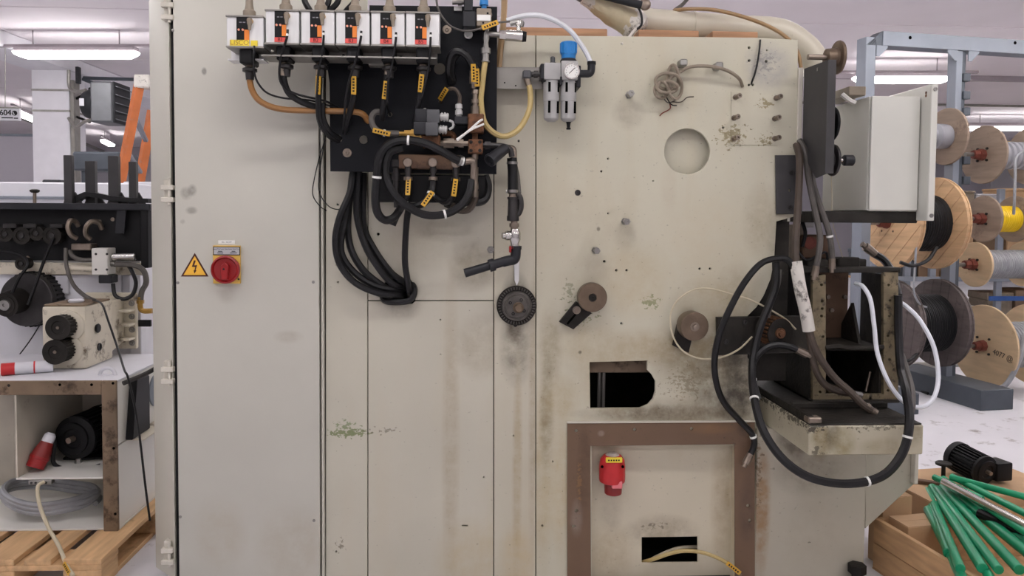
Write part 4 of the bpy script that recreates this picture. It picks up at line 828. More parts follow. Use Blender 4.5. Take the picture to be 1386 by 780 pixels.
part('lower_elbow', MB().tube(pxs([(698, 334, YD), (698, 344, YD), (696, 351, YD), (688, 353, YD), (680, 355, YD)]), 0.0195, 14), 'plastic_dark', t)
part('elbow_collar', MB().cyl(P(698, 333, YD), P(698, 338, YD), 0.0225, n=16), 'plastic_dark', t)
d0, d1 = P(686, 353, YD), P(629, 370, YD-.02); ax = (d1-d0).normalized(); L = (d1-d0).length
part('spout', MB().lathe(d0, ax, [(0, .018), (L*.3, .018), (L*.3, .024), (L*.42, .024), (L*.42, .016), (L, .017), (L, .013), (L-.02, .012), (L-.02, 0)], 16), 'plastic_dark', t)
t = thing('pointer_strip', 'pointed worn steel strip above the round hub', 'pointer', P(699, 386, -.01))
part('strip', plate([(695.5, 352), (703, 352), (702.5, 380), (699.5, 387), (696.5, 380)], [], -0.012, -0.004, 0.001), 'aluminium', t)
t = thing('drive_hub', 'round black flanged hub with worn shaft end', 'hub', P(699, 440, -.02))
c = P(699, 413.5, 0)
part('flange', MB().lathe((c.x, 0, c.z), (0, -1, 0), [(0, .078), (.012, .078), (.016, .074), (.016, .06), (.012, .06), (.012, 0)], 44), 'dark_iron', t)
for k in range(40):
    an = 2*PI*k/40; part('tooth', MB().box(-.0022, .0022, -.019, -.012, .063, .073, 0, 1, Matrix.Translation((c.x, 0, c.z)) @ Matrix.Rotation(an, 4, 'Y')), 'hub_steel', t)
hb = part('hub_body', MB().lathe((c.x, -.01, c.z), (0, -1, 0), [(0, .060), (.02, .058), (.026, .052), (.026, .046), (.034, .045), (.038, .042), (.038, 0)], 36), 'hub_steel', t)
for k in range(4):
    an = math.radians(60+90*k); part('hub_bolt', MB().lathe((c.x+.031*math.cos(an), -.048, c.z+.031*math.sin(an)), (0, -1, 0), [(-.002, .0065), (.002, .0065), (.002, .0035), (-.001, .003), (-.001, 0)], 10), 'black', hb)
part('shaft', MB().lathe((c.x+.004, -.048, c.z-.002), (0, -1, 0), [(0, .021), (.012, .021), (.014, .019), (.014, .015), (.036, .0145), (.039, .012), (.039, 0)], 20), 'disc_bronze', t)
part('drip_plug', MB().cyl(P(697.5, 440, 0), P(697.5, 440, -.012), .008, n=10), 'black', t)

# ================================================================== guide rollers
def slot_arm(name, pts, y0, y1, t, mat='dark_iron'): return part(name, plate(pts, [], y0, y1, 0.002, Yref=-0.02), mat, t)
t = thing('guide_roller', 'bronze guide disc on a slanted slotted arm', 'roller', P(790, 444, -.03))
slot_arm('arm', [(757, 436), (780, 408), (801, 424), (776, 446)], -0.024, -0.002, t)
mb = MB(); c = P(774.5, 431, -.025); mb.box(-.004, .004, -.0005, .001, -.03, .022, 0, 1, Matrix.Translation((c.x, -.0245, c.z)) @ Matrix.Rotation(math.radians(40), 4, 'Y')); part('slot', mb, 'void', t)
c = P(780.5, 420, -.025); part('clamp_bolt', MB().lathe((c.x, -.024, c.z), (0, -1, 0), [(0, .016), (.003, .016), (.003, .011), (.012, .011), (.012, .005), (.006, .005), (.006, 0)], 12), 'steel_worn', t)
c = P(803.5, 403, -.06); r = S(20, -.06)
part('roller', MB().lathe((c.x-.004, -.012, c.z), (0, -1, 0), [(0, r*.6), (.01, r*.6), (.01, r), (.048, r), (.05, r-.002), (.05, .016), (.046, .015), (.046, 0)], 36), 'disc_bronze', t)
part('axle_bolt', MB().lathe((c.x-.004, -.056, c.z), (0, -1, 0), [(0, .015), (.01, .014), (.01, .007), (.006, .006), (.006, 0)], 12), 'dark_iron', t)
t = thing('guide_roller', 'thick bronze guide roller on a dark block by the cream wire loop', 'roller', P(935, 478, -.03))
slot_arm('arm', [(911, 468), (917, 440), (938, 446), (931, 477)], -0.035, -0.002, t)
c = P(942, 443.5, -.10); r = S(20, -.10); c0 = P(938, 440, -.03)
ax = Vector((0, -1, 0))
part('roller', MB().lathe((c.x-.006, -.035, c.z+.004), (0.05, -1, -.03), [(0, r*.95), (.01, r), (.058, r), (.06, r-.002), (.06, .018), (.056, .017), (.056, 0)], 36), 'disc_bronze', t)
part('axle_bolt', MB().lathe((c.x-.002, -.09, c.z+.002), (0, -1, 0), [(0, .018), (.004, .018), (.004, .010), (.014, .009), (.014, 0)], 12), 'steel_worn', t)
t = thing('pulley_bracket', 'dirty black bolted plate holding the toothed pulley', 'bracket', P(1030, 480, -.03))
part('plate', plate([(971, 430), (1096, 428), (1098, 478), (972, 481)], [], -0.03, -0.004, 0.002), 'grime', t)
for (px, py) in ((981, 436), (1008, 436), (983, 463), (1007, 465)):
    part('bolt', MB().lathe(P(px, py, -.03), (0, -1, 0), [(0, .010), (.007, .010), (.007, .005), (.003, .005), (.003, 0)], 12), 'dark_metal', t)
t = thing('toothed_pulley', 'rusty toothed belt pulley by the grimy casting', 'pulley', P(1052, 470, -.06))
c = P(1045, 447, -.05); r = S(20, -.07); ax = Vector((0.25, -1, -.04)).normalized()
part('drum', MB().lathe((c.x-.01, -.032, c.z), ax, [(0, r*1.06), (.006, r*1.06), (.006, r*.94), (.075, r*.94), (.075, r*1.0), (.08, r*1.0), (.08, .024), (.076, .022), (.076, 0)], 34), 'dark_iron', t)
u = ax.orthogonal().normalized(); v = ax.cross(u)
for k in range(22):
    an = 2*PI*k/22; d = u*math.cos(an)+v*math.sin(an); o = Vector((c.x-.01, -.032, c.z))+d*r*.96
    part('tooth', MB().cyl(o+ax*.008, o+ax*.073, .0052, n=6), 'rust', t)
part('hub', MB().lathe(Vector((c.x-.01, -.032, c.z))+ax*.07, ax, [(0, .022), (.016, .020), (.016, .013), (.024, .012), (.024, 0)], 16), 'rust', t)
H('wire', [(1077, 446, -.07), (1060, 430, -.08), (1020, 408, -.08), (985, 397, -.075), (960, 391, -.07), (938, 393, -.05), (918, 406, -.04), (908, 424, -.04), (908, 442, -.05), (914, 462, -.07), (928, 478, -.09), (950, 486, -.1), (976, 484, -.1), (1000, 473, -.09), (1018, 456, -.07)], 1.3, 'cream_wire', 'cream wire looped loosely around the thick guide roller', 'wire')

# ================================================================== red socket and cable in the recess
t = thing('power_plug', 'red industrial power socket hanging in the recess', 'socket', P(828, 668, .03))
c = P(827.5, 640, .03); z0, z1, zk = P(828, 668, .03).z, P(828, 611, .03).z, P(828, 650, .03).z
part('housing', MB().lathe((c.x-.001, .008, zk), (0, 0, 1), [(0, .044), (.004, .050), (.012, .052), (.06, .052), (.07, .051), (.092, .048), (.108, .036), (.112, .02)], 28), 'plug_red', t)
part('dust_cap', MB().lathe((c.x-.001, .008, zk+.100), (0, 0, 1), [(0, .042), (.006, .036), (.014, .02), (.018, .018), (.018, 0)], 22), 'dust', t)
part('pin_sleeve', MB().lathe((c.x+.004, .008, zk), (0, 0, -1), [(0, .036), (.045, .034), (.048, .030), (.048, 0)], 22), 'plug_red_dark', t)
a = RX(828, 651, 842, 661, -.03); part('latch', MB().box(a[0], a[1], -.040, -.02, a[2], a[3], .003), 'pink', t)
a = RX(820, 619.5, 842, 626, -.04); lb = part('label', MB().box(a[0], a[1], -.046, -.036, a[2], a[3], .001), 'tag_yellow', t)
mb = MB(); xm = (a[0]+a[1])/2; zz = (a[2]+a[3])/2
for k in range(5): mb.box(a[0]+.008+k*.010, a[0]+.014+k*.010, -.0466, -.045, zz-.003, zz+.003)
part('print', mb, 'ink', lb)
for px in (815, 843): part('slot', MB().cyl(P(px, 632, -.036), P(px, 632, -.01), .006, n=8), 'void', t)
H('cable', [(866, 762, .10), (885, 757, .05), (905, 750, .03), (925, 746, .03), (950, 748, .02), (975, 757, .0), (992, 768, -.015), (999, 775, -.02)], 2.6, 'yellow_hose', 'yellowed cable poking out of the square recess opening', 'cable', fit=['end'], tags=[0.86])
H('cable', [(870, 765, .12), (890, 753, .1), (918, 742, .09), (946, 740, .12)], 2.2, 'cream_wire', 'pale cable lying inside the square recess opening', 'cable')
# cable knot
t = thing('cable_knot', 'knotted grey brown cable with bare wire ends on the plate', 'cable', P(905, 135, -.02))
part('cable_tail', MB().tube(pxs([(1005, 117, -.004), (1000, 106, -.03), (985, 96, -.05), (965, 90.5, -.055), (945, 89.5, -.05), (930, 92, -.04), (920, 98, -.03)]), S(2.3), 8), 'taupe', t)
for (kx, ky, rx, rz, y_) in ((904, 110, 17, 11, -.035), (895, 122, 9, 11, -.05), (914, 118, 9, 16, -.045), (903, 118, 14, 8, -.06), (911, 106, 7, 18, -.025)):
    pts = [P(kx+rx*math.cos(2*PI*k/14), ky+rz*math.sin(2*PI*k/14), y_+.012*math.sin(2*PI*k/14*2)) for k in range(14)]
    pts.append(pts[0]); part('cable_loop', MB().tube(pts, S(2.2), 8, 3), 'taupe', t)
for pts, mt in (([(900, 128, -.04), (908, 141, -.03), (916, 143, -.03)], 'rubber'), ([(910, 138, -.03), (922, 138, -.03), (930, 132, -.03), (939, 131, -.03)], 'rubber_brown'), ([(906, 138, -.03), (907, 147, -.02), (897, 153, -.02), (893, 157, -.02)], 'axle_rust'), ([(896, 130, -.04), (904, 139, -.03), (914, 136, -.03)], 'rubber_grey')):
    part('bare_wire', MB().tube(pxs(pts), S(.8), 6), mt, t)
for (px, py) in ((923, 86), (971, 90)):
    a = RX(px-4, py-5, px+6, py+4, -.03); part('cable_clip', MB().box(a[0], a[1], -.05, -.0, a[2], a[3], .004), 'steel', t)
H('cable', [(1029, 54, -.005), (1028, 66, -.012), (1025, 86, -.012), (1021, 102, -.01), (1016, 115, .004)], 1.3, 'rubber', 'thin dark cable hanging from the wood into a plate hole', 'cable')

# ================================================================== on top of the machine
for (x0, x1, y0_, lab) in ((676, 822, .02, 'longest orange brown plank lying on the machine top'), (864, 946, .02, 'orange brown plank under the taped pipe end'), (964, 1026, .02, 'short orange brown plank under the cream pipe')):
    a = P(x0, 50, y0_).x, P(x1, 50, y0_).x
    single('plank', MB().box(a[0], a[1], y0_, y0_+.6, ZTOP, ZTOP+.034, .003), 'wood_orange', lab, 'plank', 'planks on the machine top')
t = thing('cream_pipe', 'cream painted pipe lying across the machine top with a downward bend', 'pipe', P(1000, 60, .2))
zc_ = ZTOP+.034+.056
def zat(px, Y, dz=0): return Vector((P(px, 40, Y).x, Y, zc_+dz))
p0 = zat(850, .18, .02)
part('pipe', MB().tube([p0, zat(920, .2, .012), zat(1000, .2), zat(1055, .2, -.01), P(1088, 62, .2), P(1103, 82, .2), P(1106, 104, .2)], .054, 20), 'pipe_cream', t)
part('weld_ring', MB().cyl(zat(937, .2, .009), zat(940, .2, .009), .0565, n=20), 'pipe_cream', t)
t = thing('taped_pipe', 'pipe wrapped in crumpled tan plastic tape slanting down', 'pipe', P(850, 45, .12))
d0, d1 = P(762, -28, .12), P(862, 36, .14)
part('pipe', MB().tube([d0, d1], .040, 18, 0), 'plastic_grey', t)
dd = (d1-d0).normalized(); L = (d1-d0).length
part('tape_wrap', MB().lathe(d0+dd*L*.42, dd, [(0, .044), (.03, .052), (.06, .050), (.09, .057), (.13, .054), (.17, .060), (.19, .052), (.20, .05)], 22).jitter(.004), 'tape_tan', t)
part('tape_wrap', MB().lathe(d0+dd*L*.3, dd, [(0, .043), (.05, .046), (.08, .045)], 18).jitter(.002, 2), 'tape_white', t)
part('tape_wrap', MB().lathe(d0+dd*(L*.42+.16), dd, [(0, .058), (.03, .061), (.06, .055), (.075, .03), (.08, 0)], 20).jitter(.005, 3), 'tape_white', t)
part('tape_tail', MB().tube(pxs([(866, 34, .07), (858, 42, .05), (850, 52, .03), (841, 60, .0)]), .006, 6), 'tape_white', t)
H('cable', [(863, 8, .06), (868, 20, .05), (868, 34, .05), (858, 42, .06)], 1.6, 'rubber', 'black cable tie strap around the taped pipe', 'cable')
t = thing('steel_rod', 'dark steel rod with end joint lying over the taped pipe', 'rod', P(830, 15, .05))
part('rod', MB().cyl(P(770, -18, .05), P(868, 7, .05), .016, n=14), 'plastic_dark', t)
part('rod_end', MB().sphere(P(873, 6, .05), .024, (1, .6, 1)), 'steel_worn', t)
H('cable', [(912, 14, .18), (935, 12, .14), (970, 14, .10), (1010, 24, .06), (1045, 38, .04), (1068, 54, .02), (1080, 72, .015), (1084, 92, .015)], 2.5, 'tan_hose', 'tan cable arching over the cream pipe to the machine corner', 'cable')
H('cable', [(940, -14, .25), (925, 5, .25), (912, 15, .2), (900, 30, .2)], 2.5, 'rubber_grey', 'grey cable climbing away behind the cream pipe', 'cable')
# ================================================================== right: bracket arm, wheels, control box
t = thing('bracket_plate', 'upright dark grey bracket plate carrying flanged wheels', 'bracket', P(1100, 240, -.1))
xb = P(1087, 150, .0).x
yz = lambda Y, py, px=1100: (Y, CAM.z + (P(px, py, Y).z-CAM.z))
yb = CAM.y  # solve for the depth at which x=xb shows at pixel 1119
def y_for(px, X):
    lo, hi = -1.5, 3.0
    for _ in range(50):
        mid = (lo+hi)/2
        if P(px, 150, mid).x > X: hi = mid
        else: lo = mid
    return (lo+hi)/2
yf = y_for(1119, xb)
part('plate', MB().prism([(0.0, P(1087, 93, 0).z), (yf, P(1119, 81, yf).z), (yf, P(1119, 235, yf).z), (yf+.08, P(1100, 241, yf+.08).z), (0.0, P(1088, 206, 0).z)], xb, xb+.008, 'X', .001), 'bracket', t)
part('edge_flange', MB().box(xb-.002, xb+.03, yf-.004, yf+.004, P(1119, 235, yf).z, P(1119, 81, yf).z, .001), 'bracket', t)
part('foot_plate', plate([(1050, 210), (1086, 210), (1086, 290), (1051, 290)], [circ(1069, 258, 2, 8)], -.012, -.002), 'bracket', t)
for (px, py) in ((1072, 234), (1070, 281)): part('bolt', MB().lathe(P(px, py, -.012), (0, -1, 0), [(0, .010), (.006, .010), (.006, .005), (.003, .005), (.003, 0)], 10), 'dark_metal', t)
part('side_channel', MB().box(P(1079, 150).x, P(1085, 150).x, -.008, .03, P(1082, 232).z, P(1082, 92).z, .002), 'cream_edge', t)
for py in (95, 93): part('rivet', MB().cyl((xb-.003, yf*.6, P(1105, py, yf*.6).z), (xb, yf*.6, P(1105, py, yf*.6).z), .004, n=8), 'steel', t)
def flange_wheel(px, py, rpx, Y, label, mat, thick=.02, hub=True, pin=None):
    c = P(px, py, Y); r = S(rpx, Y)
    t = thing('flanged_wheel', label, 'wheel', (c.x, Y, c.z-r), 'flanged wheels on the dark bracket')
    o = Vector((c.x-thick, Y, c.z))
    part('disc', MB().lathe(o, (1, 0, 0), [(0, .02), (0, r*.55), (thick*.4, r*.6), (thick*.5, r*.97), (thick*.75, r), (thick, r*.97), (thick, 0)], 34), mat, t)
    part('hub', MB().cyl(o-Vector((.03, 0, 0)), o, r*.5, r*.55, 18), mat, t)
    part('axle', MB().cyl((xb-(.03 if not pin and rpx < 23.5 else -.009), Y, c.z), (o.x, Y, c.z), .011, n=12), 'steel_worn', t)
    if pin:
        part('spindle', MB().cyl((o.x+thick, Y, c.z), (o.x+thick+pin, Y, c.z), .008, n=12), 'chrome', t)
        part('grip', MB().cyl((o.x+thick+pin, Y, c.z), (o.x+thick+pin+.04, Y, c.z), .021, n=18, bev=.004), 'plastic_dark', t)
    return t
flange_wheel(1136, 78, 23, -.10, 'brown flanged wheel on top of the dark bracket', 'disc_bronze', .022)
flange_wheel(1127, 168, 24, -.12, 'black flanged wheel midway on the dark bracket', 'black', .02)
flange_wheel(1129, 217, 22, -.14, 'black flanged wheel with spindle and rubber grip', 'dark_metal', .02, pin=.035)
# control box
t = thing('control_box', 'white steel control enclosure mounted on a dark arm beside the bracket', 'control box', P(1180, 288, .1))
yc = -.05; xc0 = P(1176.5, 200, yc).x; xc1 = P(1244, 200, yc).x
zc1 = P(1176, 130, yc).z; zc0 = P(1200, 286, yc).z
yk = y_for(1116, xc0)
part('case', MB().box(xc0+.006, xc1, yc+.004, yk, zc0, zc1-.002, .004), 'white_enamel', t)
part('side_cover', MB().box(xc0, xc0+.006, yc+.008, yk, zc0+.002, zc1, .002), 'white_enamel', t)
part('front_cover', MB().box(xc0+.004, xc1-.002, yc-.004, yc+.003, zc0+.004, zc1, .002), 'white_enamel', t)
xp = P(1245, 200, yc).x; yq = y_for(1259, xp); zq = P(1259, 114, yq).z
sp_ = part('side_plate', MB().prism([(yq, P(1259, 299, yq).z), (yk-.02, P(1245, 299, yq).z), (yk-.02, zq), (yq, zq)], xp, xp+.010, 'X', .002), 'white_enamel', t)
part('front_lip', MB().box(xp, xp+.026, yq-.006, yq, P(1259, 299, yq).z, zq, .002), 'white_enamel', t)
for py in (121, 292): part('screw', MB().lathe((xp+.014, yq-.006, P(1262, py, yq).z), (0, -1, 0), [(0, .008), (.003, .008), (.003, .004), (.001, .004), (.001, 0)], 12), 'steel', t)
for (px, py) in ((1261, 124), (1257, 128)): part('hole', MB().cyl((xp-.001, yq+.03, P(px, py, yq).z), (xp+.001, yq+.03, P(px, py, yq).z), .006, n=8), 'rust', t)
a = RX(1100, 288, 1244, 301, yc); part('support_channel', MB().box(a[0], a[1], yc+.01, .30, P(1200, 302, yc).z, zc0-.001, .003), 'grime', t)
part('top_bar', MB().box(P(1118, 125, .2).x, P(1140, 125, .2).x, .0, .25, P(1130, 134, .1).z, P(1130, 122, .1).z, .003), 'taupe', t)
part('edge_clip', MB().tube(pxs([(1140, 128, .0), (1150, 136, -.02), (1158, 140, -.03)]), .01, 6), 'offwhite', t)

# ================================================================== grimy gear casting on the tray
yg = -.03; zb_ = zt_top+.007
t = thing('gear_casting', 'grimy black open machine casting with bolt flanges standing on the tray', 'casting', P(1150, 560, .1)*1.0)
t.location.z = zb_; WORLD[t.name] = Vector(t.location)
gx0, gx1 = P(1100, 450, yg).x, P(1217, 450, yg).x
il, ir = P(1118, 450, yg).x, P(1196, 450, yg).x
ztp = P(1150, 362, yg).z; zsh = P(1150, 470, yg).z; zlo = P(1150, 536, yg).z
ybk = y_for(1047, gx0)
part('left_flange', plate([(1100, 374), (1118, 372), (1118, 545), (1100, 546)], [circ(x, y, 1.8, 8) for x, y in ((1112, 386), (1113, 408), (1113, 418), (1112, 428), (1114, 456), (1110, 531))], yg, yg+.02), 'grime_flange', t)
part('right_flange', plate([(1196, 368), (1216, 366), (1216, 543), (1196, 543)], [circ(x, y, 1.8, 8) for x, y in ((1203, 386), (1205, 407), (1204, 417), (1204, 428), (1202, 455), (1204, 487), (1202, 529))], yg, yg+.02), 'grime_flange', t)
part('sill', plate([(1117, 534), (1197, 534), (1197, 546), (1117, 546)], [circ(1178, 529+11, 1.8, 8)], yg, yg+.02), 'grime_flange', t)
part('left_wall', MB().box(gx0, gx0+.012, yg+.021, ybk, zb_, ztp, .002), 'grime', t)
part('left_web', MB().box(il-.008, il, yg+.021, .12, zb_, P(1118, 372, yg).z, .001), 'grime', t)
part('right_wall', MB().box(ir, ir+.010, yg+.021, .16, zsh, P(1200, 372, yg).z, .002), 'grime', t)
part('right_wall', MB().box(ir, ir+.010, yg+.021, ybk, zb_, zsh-.0005, .002), 'grime', t)
part('top_bar', MB().box(P(1060, 365, .1).x, gx1, yg, yg+.07, ztp-.022, ztp, .003), 'grime', t)
part('top_plate', MB().box(gx0, P(1150, 365, yg).x, yg+.071, ybk, ztp-.014, ztp-.002, .002), 'grime', t)
part('back_wall', MB().box(gx0+.013, P(1148, 400, .2).x, .20, .212, zsh, ztp-.02, .002), 'rust_frame', t)
part('back_wall', MB().box(gx0+.013, ir, ybk-.012, ybk, zb_, zsh-.02, .002), 'black', t)
part('shelf', MB().box(il, ir, yg+.004, ybk-.013, zsh-.016, zsh, .003), 'grime', t)
part('shelf_lip', MB().tube([(il, yg, zsh-.004), (il+.05, yg-.006, zsh+.004), (il+.1, yg-.004, zsh-.004), (ir, yg, zsh)], .010, 8), 'grime', t)
part('rib', MB().prism([(.05, zsh), (.2, zsh), (.06, zsh+.11)], il+.006, il+.016, 'X'), 'grime', t)
part('rib', MB().prism([(.05, zsh), (.25, zsh), (.12, zsh+.16)], ir-.06, ir-.048, 'X'), 'grime', t)
for (px, py) in ((1121, 402), (1144, 402), (1126, 420)): part('bolt', MB().cyl((P(px, py, .19).x, .185, P(px, py, .19).z), (P(px, py, .19).x, .2, P(px, py, .19).z), .009, n=8), 'steel_worn', t)
part('rubble', MB().sphere((il+.10, .1, zb_+.02), .04, (1.2, .8, .5), 8), 'grime_flange', t)
part('base_foot', MB().box(gx0, gx1, yg-.02, ybk, zb_-.0005, zb_+.010, .002), 'grime', t)
part('drain_rod', MB().cyl(P(1172, 530, .05), P(1178, 503, .05), .005, n=6), 'steel_worn', t)
# little drive unit behind the hoses
t = thing('drive_unit', 'small rusty drive unit with red rimmed cap behind the hanging hoses', 'motor', P(1100, 362, .12))
a = RX(1084, 318, 1120, 350, .12); part('body', MB().box(a[0], a[1], .10, .2, a[2], a[3], .006), 'rust_frame', t)
c = P(1096, 329, .1); part('red_cap', MB().lathe((c.x, .1, c.z), (0, -1, 0), [(0, .026), (.006, .026), (.006, .018), (.003, .018), (.003, 0)], 18), 'axle_rust', t)
a = RX(1086, 290, 1100, 308, .12); part('terminal', MB().box(a[0], a[1], .10, .16, a[2], a[3], .004), 'silver_plastic', t)
a = RX(1064, 304, 1086, 352, .14); part('side_plate', MB().box(a[0], a[1], .13, .145, a[2], a[3], .002), 'taupe', t)
a = RX(1086, 350, 1165, 362, .12); part('base', MB().box(a[0], a[1], .07, .2, a[2], a[3], .004), 'grime', t)
a = RX(1130, 348, 1160, 366, .06); part('clamp_block', MB().box(a[0], a[1], .03, .09, a[2], a[3], .006), 'dark_iron', t)
part('lead', MB().tube(pxs([(1086, 300, .09), (1090, 316, .07), (1086, 334, .08)]), .008, 6), 'rubber', t)
part('lead', MB().tube(pxs([(1080, 340, .08), (1092, 352, .06), (1110, 344, .06), (1118, 342, .07), (1120, 352, .07)]), .005, 6), 'rubber', t)
# hoses on the right
R_ = 'hose_right'
H('hose', [(1078, 196, -.02), (1082, 212, -.06), (1082, 240, -.07), (1080, 280, -.07), (1077, 320, -.09), (1077, 352, -.12), (1080, 362, -.13)], 5.0, 'rubber_brown', 'brown grey hose running down into the white sleeve')
H('hose', [(1082, 190, -.01), (1090, 206, -.04), (1094, 240, -.05), (1104, 290, -.06), (1110, 320, -.07), (1108, 345, -.08), (1103, 370, -.08)], 4.2, 'rubber_grey', 'grey hose with free end left of the drive unit', fit=['end'])
H('hose', [(1086, 192, .0), (1096, 215, -.02), (1101, 250, -.03), (1112, 285, -.04), (1122, 315, -.05), (1126, 345, -.05), (1126, 360, -.05)], 4.2, 'rubber_grey', 'grey hose with free end above the casting top', fit=['end'], ties=[.7])
H('hose', [(1074, 363, -.14), (1066, 352, -.14), (1052, 350, -.14), (1030, 357, -.14), (1008, 382, -.15), (988, 418, -.15), (973, 455, -.15), (967, 490, -.14), (970, 520, -.13), (980, 545, -.1), (1000, 568, -.06), (1018, 588, -.04), (1020, 605, -.04), (1011, 624, -.05)], 4.6, 'rubber', 'long black hose arching left and hanging before the plate', fit=['end'], ties=[.86])
H('hose', [(1050, 350, -.06), (1050, 385, -.08), (1042, 410, -.10), (1030, 440, -.12), (1022, 470, -.13), (1018, 500, -.16), (1021, 540, -.26), (1034, 585, -.36), (1062, 624, -.42), (1100, 648, -.44), (1150, 655, -.44), (1195, 644, -.43), (1222, 612, -.42), (1231, 570, -.40), (1226, 530, -.30), (1219, 500, -.12), (1216, 450, -.06), (1216, 400, -.05)], 5.4, 'rubber', 'very long thick black hose hanging in a bow under the tray', ties=[.36, .62, .74])
H('hose', [(1056, 365, -.07), (1054, 385, -.08), (1046, 405, -.09), (1040, 430, -.09)], 2.6, 'rubber_grey', 'slim grey hose following the long thick hose')
H('hose', [(1026, 540, -.2), (1018, 510, -.15), (1020, 490, -.14), (1032, 474, -.14), (1050, 467, -.13), (1070, 470, -.13), (1088, 478, -.13)], 5.0, 'rubber', 'short black hose bending below the toothed pulley', fit=['end'], ties=[.16])
t = thing('sleeved_hose', 'hose bundle in a dirty white taped sleeve', 'hose', P(1100, 450, -.15))
part('sleeve', MB().tube(pxs([(1077, 354, -.14), (1083, 390, -.15), (1090, 420, -.15), (1095, 448, -.15)]), S(8.5, -.15), 14), 'tape_white', t)
part('hose_tube', MB().tube(pxs([(1094, 440, -.15), (1100, 464, -.15), (1112, 488, -.15), (1130, 512, -.16), (1150, 530, -.18), (1168, 548, -.20), (1180, 556, -.21)]), S(5.2, -.15), 10), 'rubber_brown', t)
part('fitting', MB().lathe(P(1172, 550, -.20), P(1184, 558, -.21)-P(1172, 550, -.20), [(0, .016), (.012, .016), (.012, .012), (.03, .012), (.03, .015), (.045, .013)], 12), 'steel_worn', t)
part('hose_tube', MB().tube(pxs([(1093, 440, -.13), (1098, 470, -.13), (1104, 500, -.13), (1116, 520, -.13), (1136, 530, -.14), (1156, 533, -.15)]), S(4.8, -.13), 10), 'rubber_brown', t)
part('fitting', MB().cyl(P(1156, 533, -.15), P(1166, 535, -.15), .012, n=10), 'steel', t)
H('hose', [(1158, 384, .0), (1168, 388, -.06), (1178, 406, -.10), (1183, 440, -.12), (1188, 480, -.14), (1204, 520, -.18), (1226, 546, -.22), (1248, 551, -.22), (1264, 538, -.20), (1270, 510, -.16), (1264, 470, -.10), (1246, 435, -.06), (1228, 416, -.03), (1216, 408, -.01)], 3.0, 'white_hose', 'white plastic hose hanging in a long loop from the casting')
H('hose', [(1175, 337, .1), (1184, 344, .1), (1196, 352, .1), (1206, 366, .08), (1212, 385, .03), (1216, 400, .0)], 5.2, 'rubber', 'black hose end with brass coupling rising from the casting', fit=['start'])
H('hose', [(1220, 480, .0), (1226, 500, -.06), (1233, 525, -.16), (1234, 550, -.25), (1226, 580, -.33)], 4.6, 'rubber_grey', 'grey hose dropping behind the long thick hose')
H('wire', [(1124, 215, -.1), (1126, 260, -.06), (1127, 300, -.02), (1138, 340, .04), (1142, 352, .05)], .5, 'cream_wire', 'hair thin thread hanging from the wheel bracket', 'wire')

# ================================================================== reel rack
RA = math.radians(9)
R0 = PD(1166, 300, 6.25); RU = Vector((math.cos(RA), math.sin(RA), 0)); RN = Vector((-math.sin(RA), math.cos(RA), 0))
def PR(px, py, off=0.0):
    d = ray(px, py); o = R0+RN*off; return CAM + d*((o-CAM).dot(RN)/d.dot(RN))
def frame(o): return Matrix.Translation(o) @ Matrix.Rotation(RA, 4, 'Z')
rk = thing('reel_rack', 'grey steel reel rack with uprights, top beam and feet', 'rack', (R0.x, R0.y, 0))
F0 = frame(Vector((R0.x, R0.y, 0)))
def s_of(px): return (PR(px, 300)-R0).dot(RU)
ztb = PR(1180, 44).z; sB = s_of(1287)
part('upright', MB().box(-.045, .045, -.06, .06, 0, ztb-.05, .004, 1, F0), 'rack_grey', rk)
part('upright', MB().box(sB-.04, sB+.02, -.05, .05, .1, ztb-.1, .004, 1, F0), 'rack_grey', rk)
part('upright_channel', MB().box(sB+.02, sB+.06, -.04, .05, .1, ztb-.1, .003, 1, F0), 'rack_dark', rk)
part('top_beam', MB().prism([(.10, -.07), (2.6, -.07), (2.6, .07), (.10, .07)], ztb-.115, ztb, 'Z', .003).xform(F0), 'rack_grey', rk)
part('beam_end', MB().prism([(-.045, ztb-.115), (.10, ztb), (.10, ztb-.115)], -.06, .06, 'Y').xform(F0), 'rack_dark', rk)
for sx, sg in ((.046, 1), (sB-.041, -1), (sB+.061, 1)):
    part('gusset', MB().prism([(sx, ztb-.115), (sx+.10*sg, ztb-.115), (sx+.10*sg, ztb-.13), (sx+.03*sg, ztb-.20), (sx, ztb-.20)], -.065, -.055, 'Y').xform(F0), 'rack_grey', rk)
for px, py in ((1232, 51), (1374, 58)):
    q = PR(px, py, -.071); part('hole', MB().cyl(q-RN*.001, q+RN*.002, .014, n=12), 'void', rk)
for py in (105, 129, 151, 217, 244): 
    q = PR(1306, py, -.03); part('axle_hook', MB().box(-.035, .03, -.03, .05, -.035, .03, .004, 1, frame(q)), 'rack_dark', rk)
part('foot', MB().box(sB-.17, sB+.13, -.55, .55, .0, .16, .004, 1, F0), 'rack_dark', rk)
part('foot', MB().box(-.17, .13, -.55, .55, .0, .16, .004, 1, F0), 'rack_dark', rk)
part('floor_bar', MB().cyl(F0 @ Vector((-.4, .5, .14)), F0 @ Vector((3, .5, .14)), .03, n=12), 'offwhite', rk)

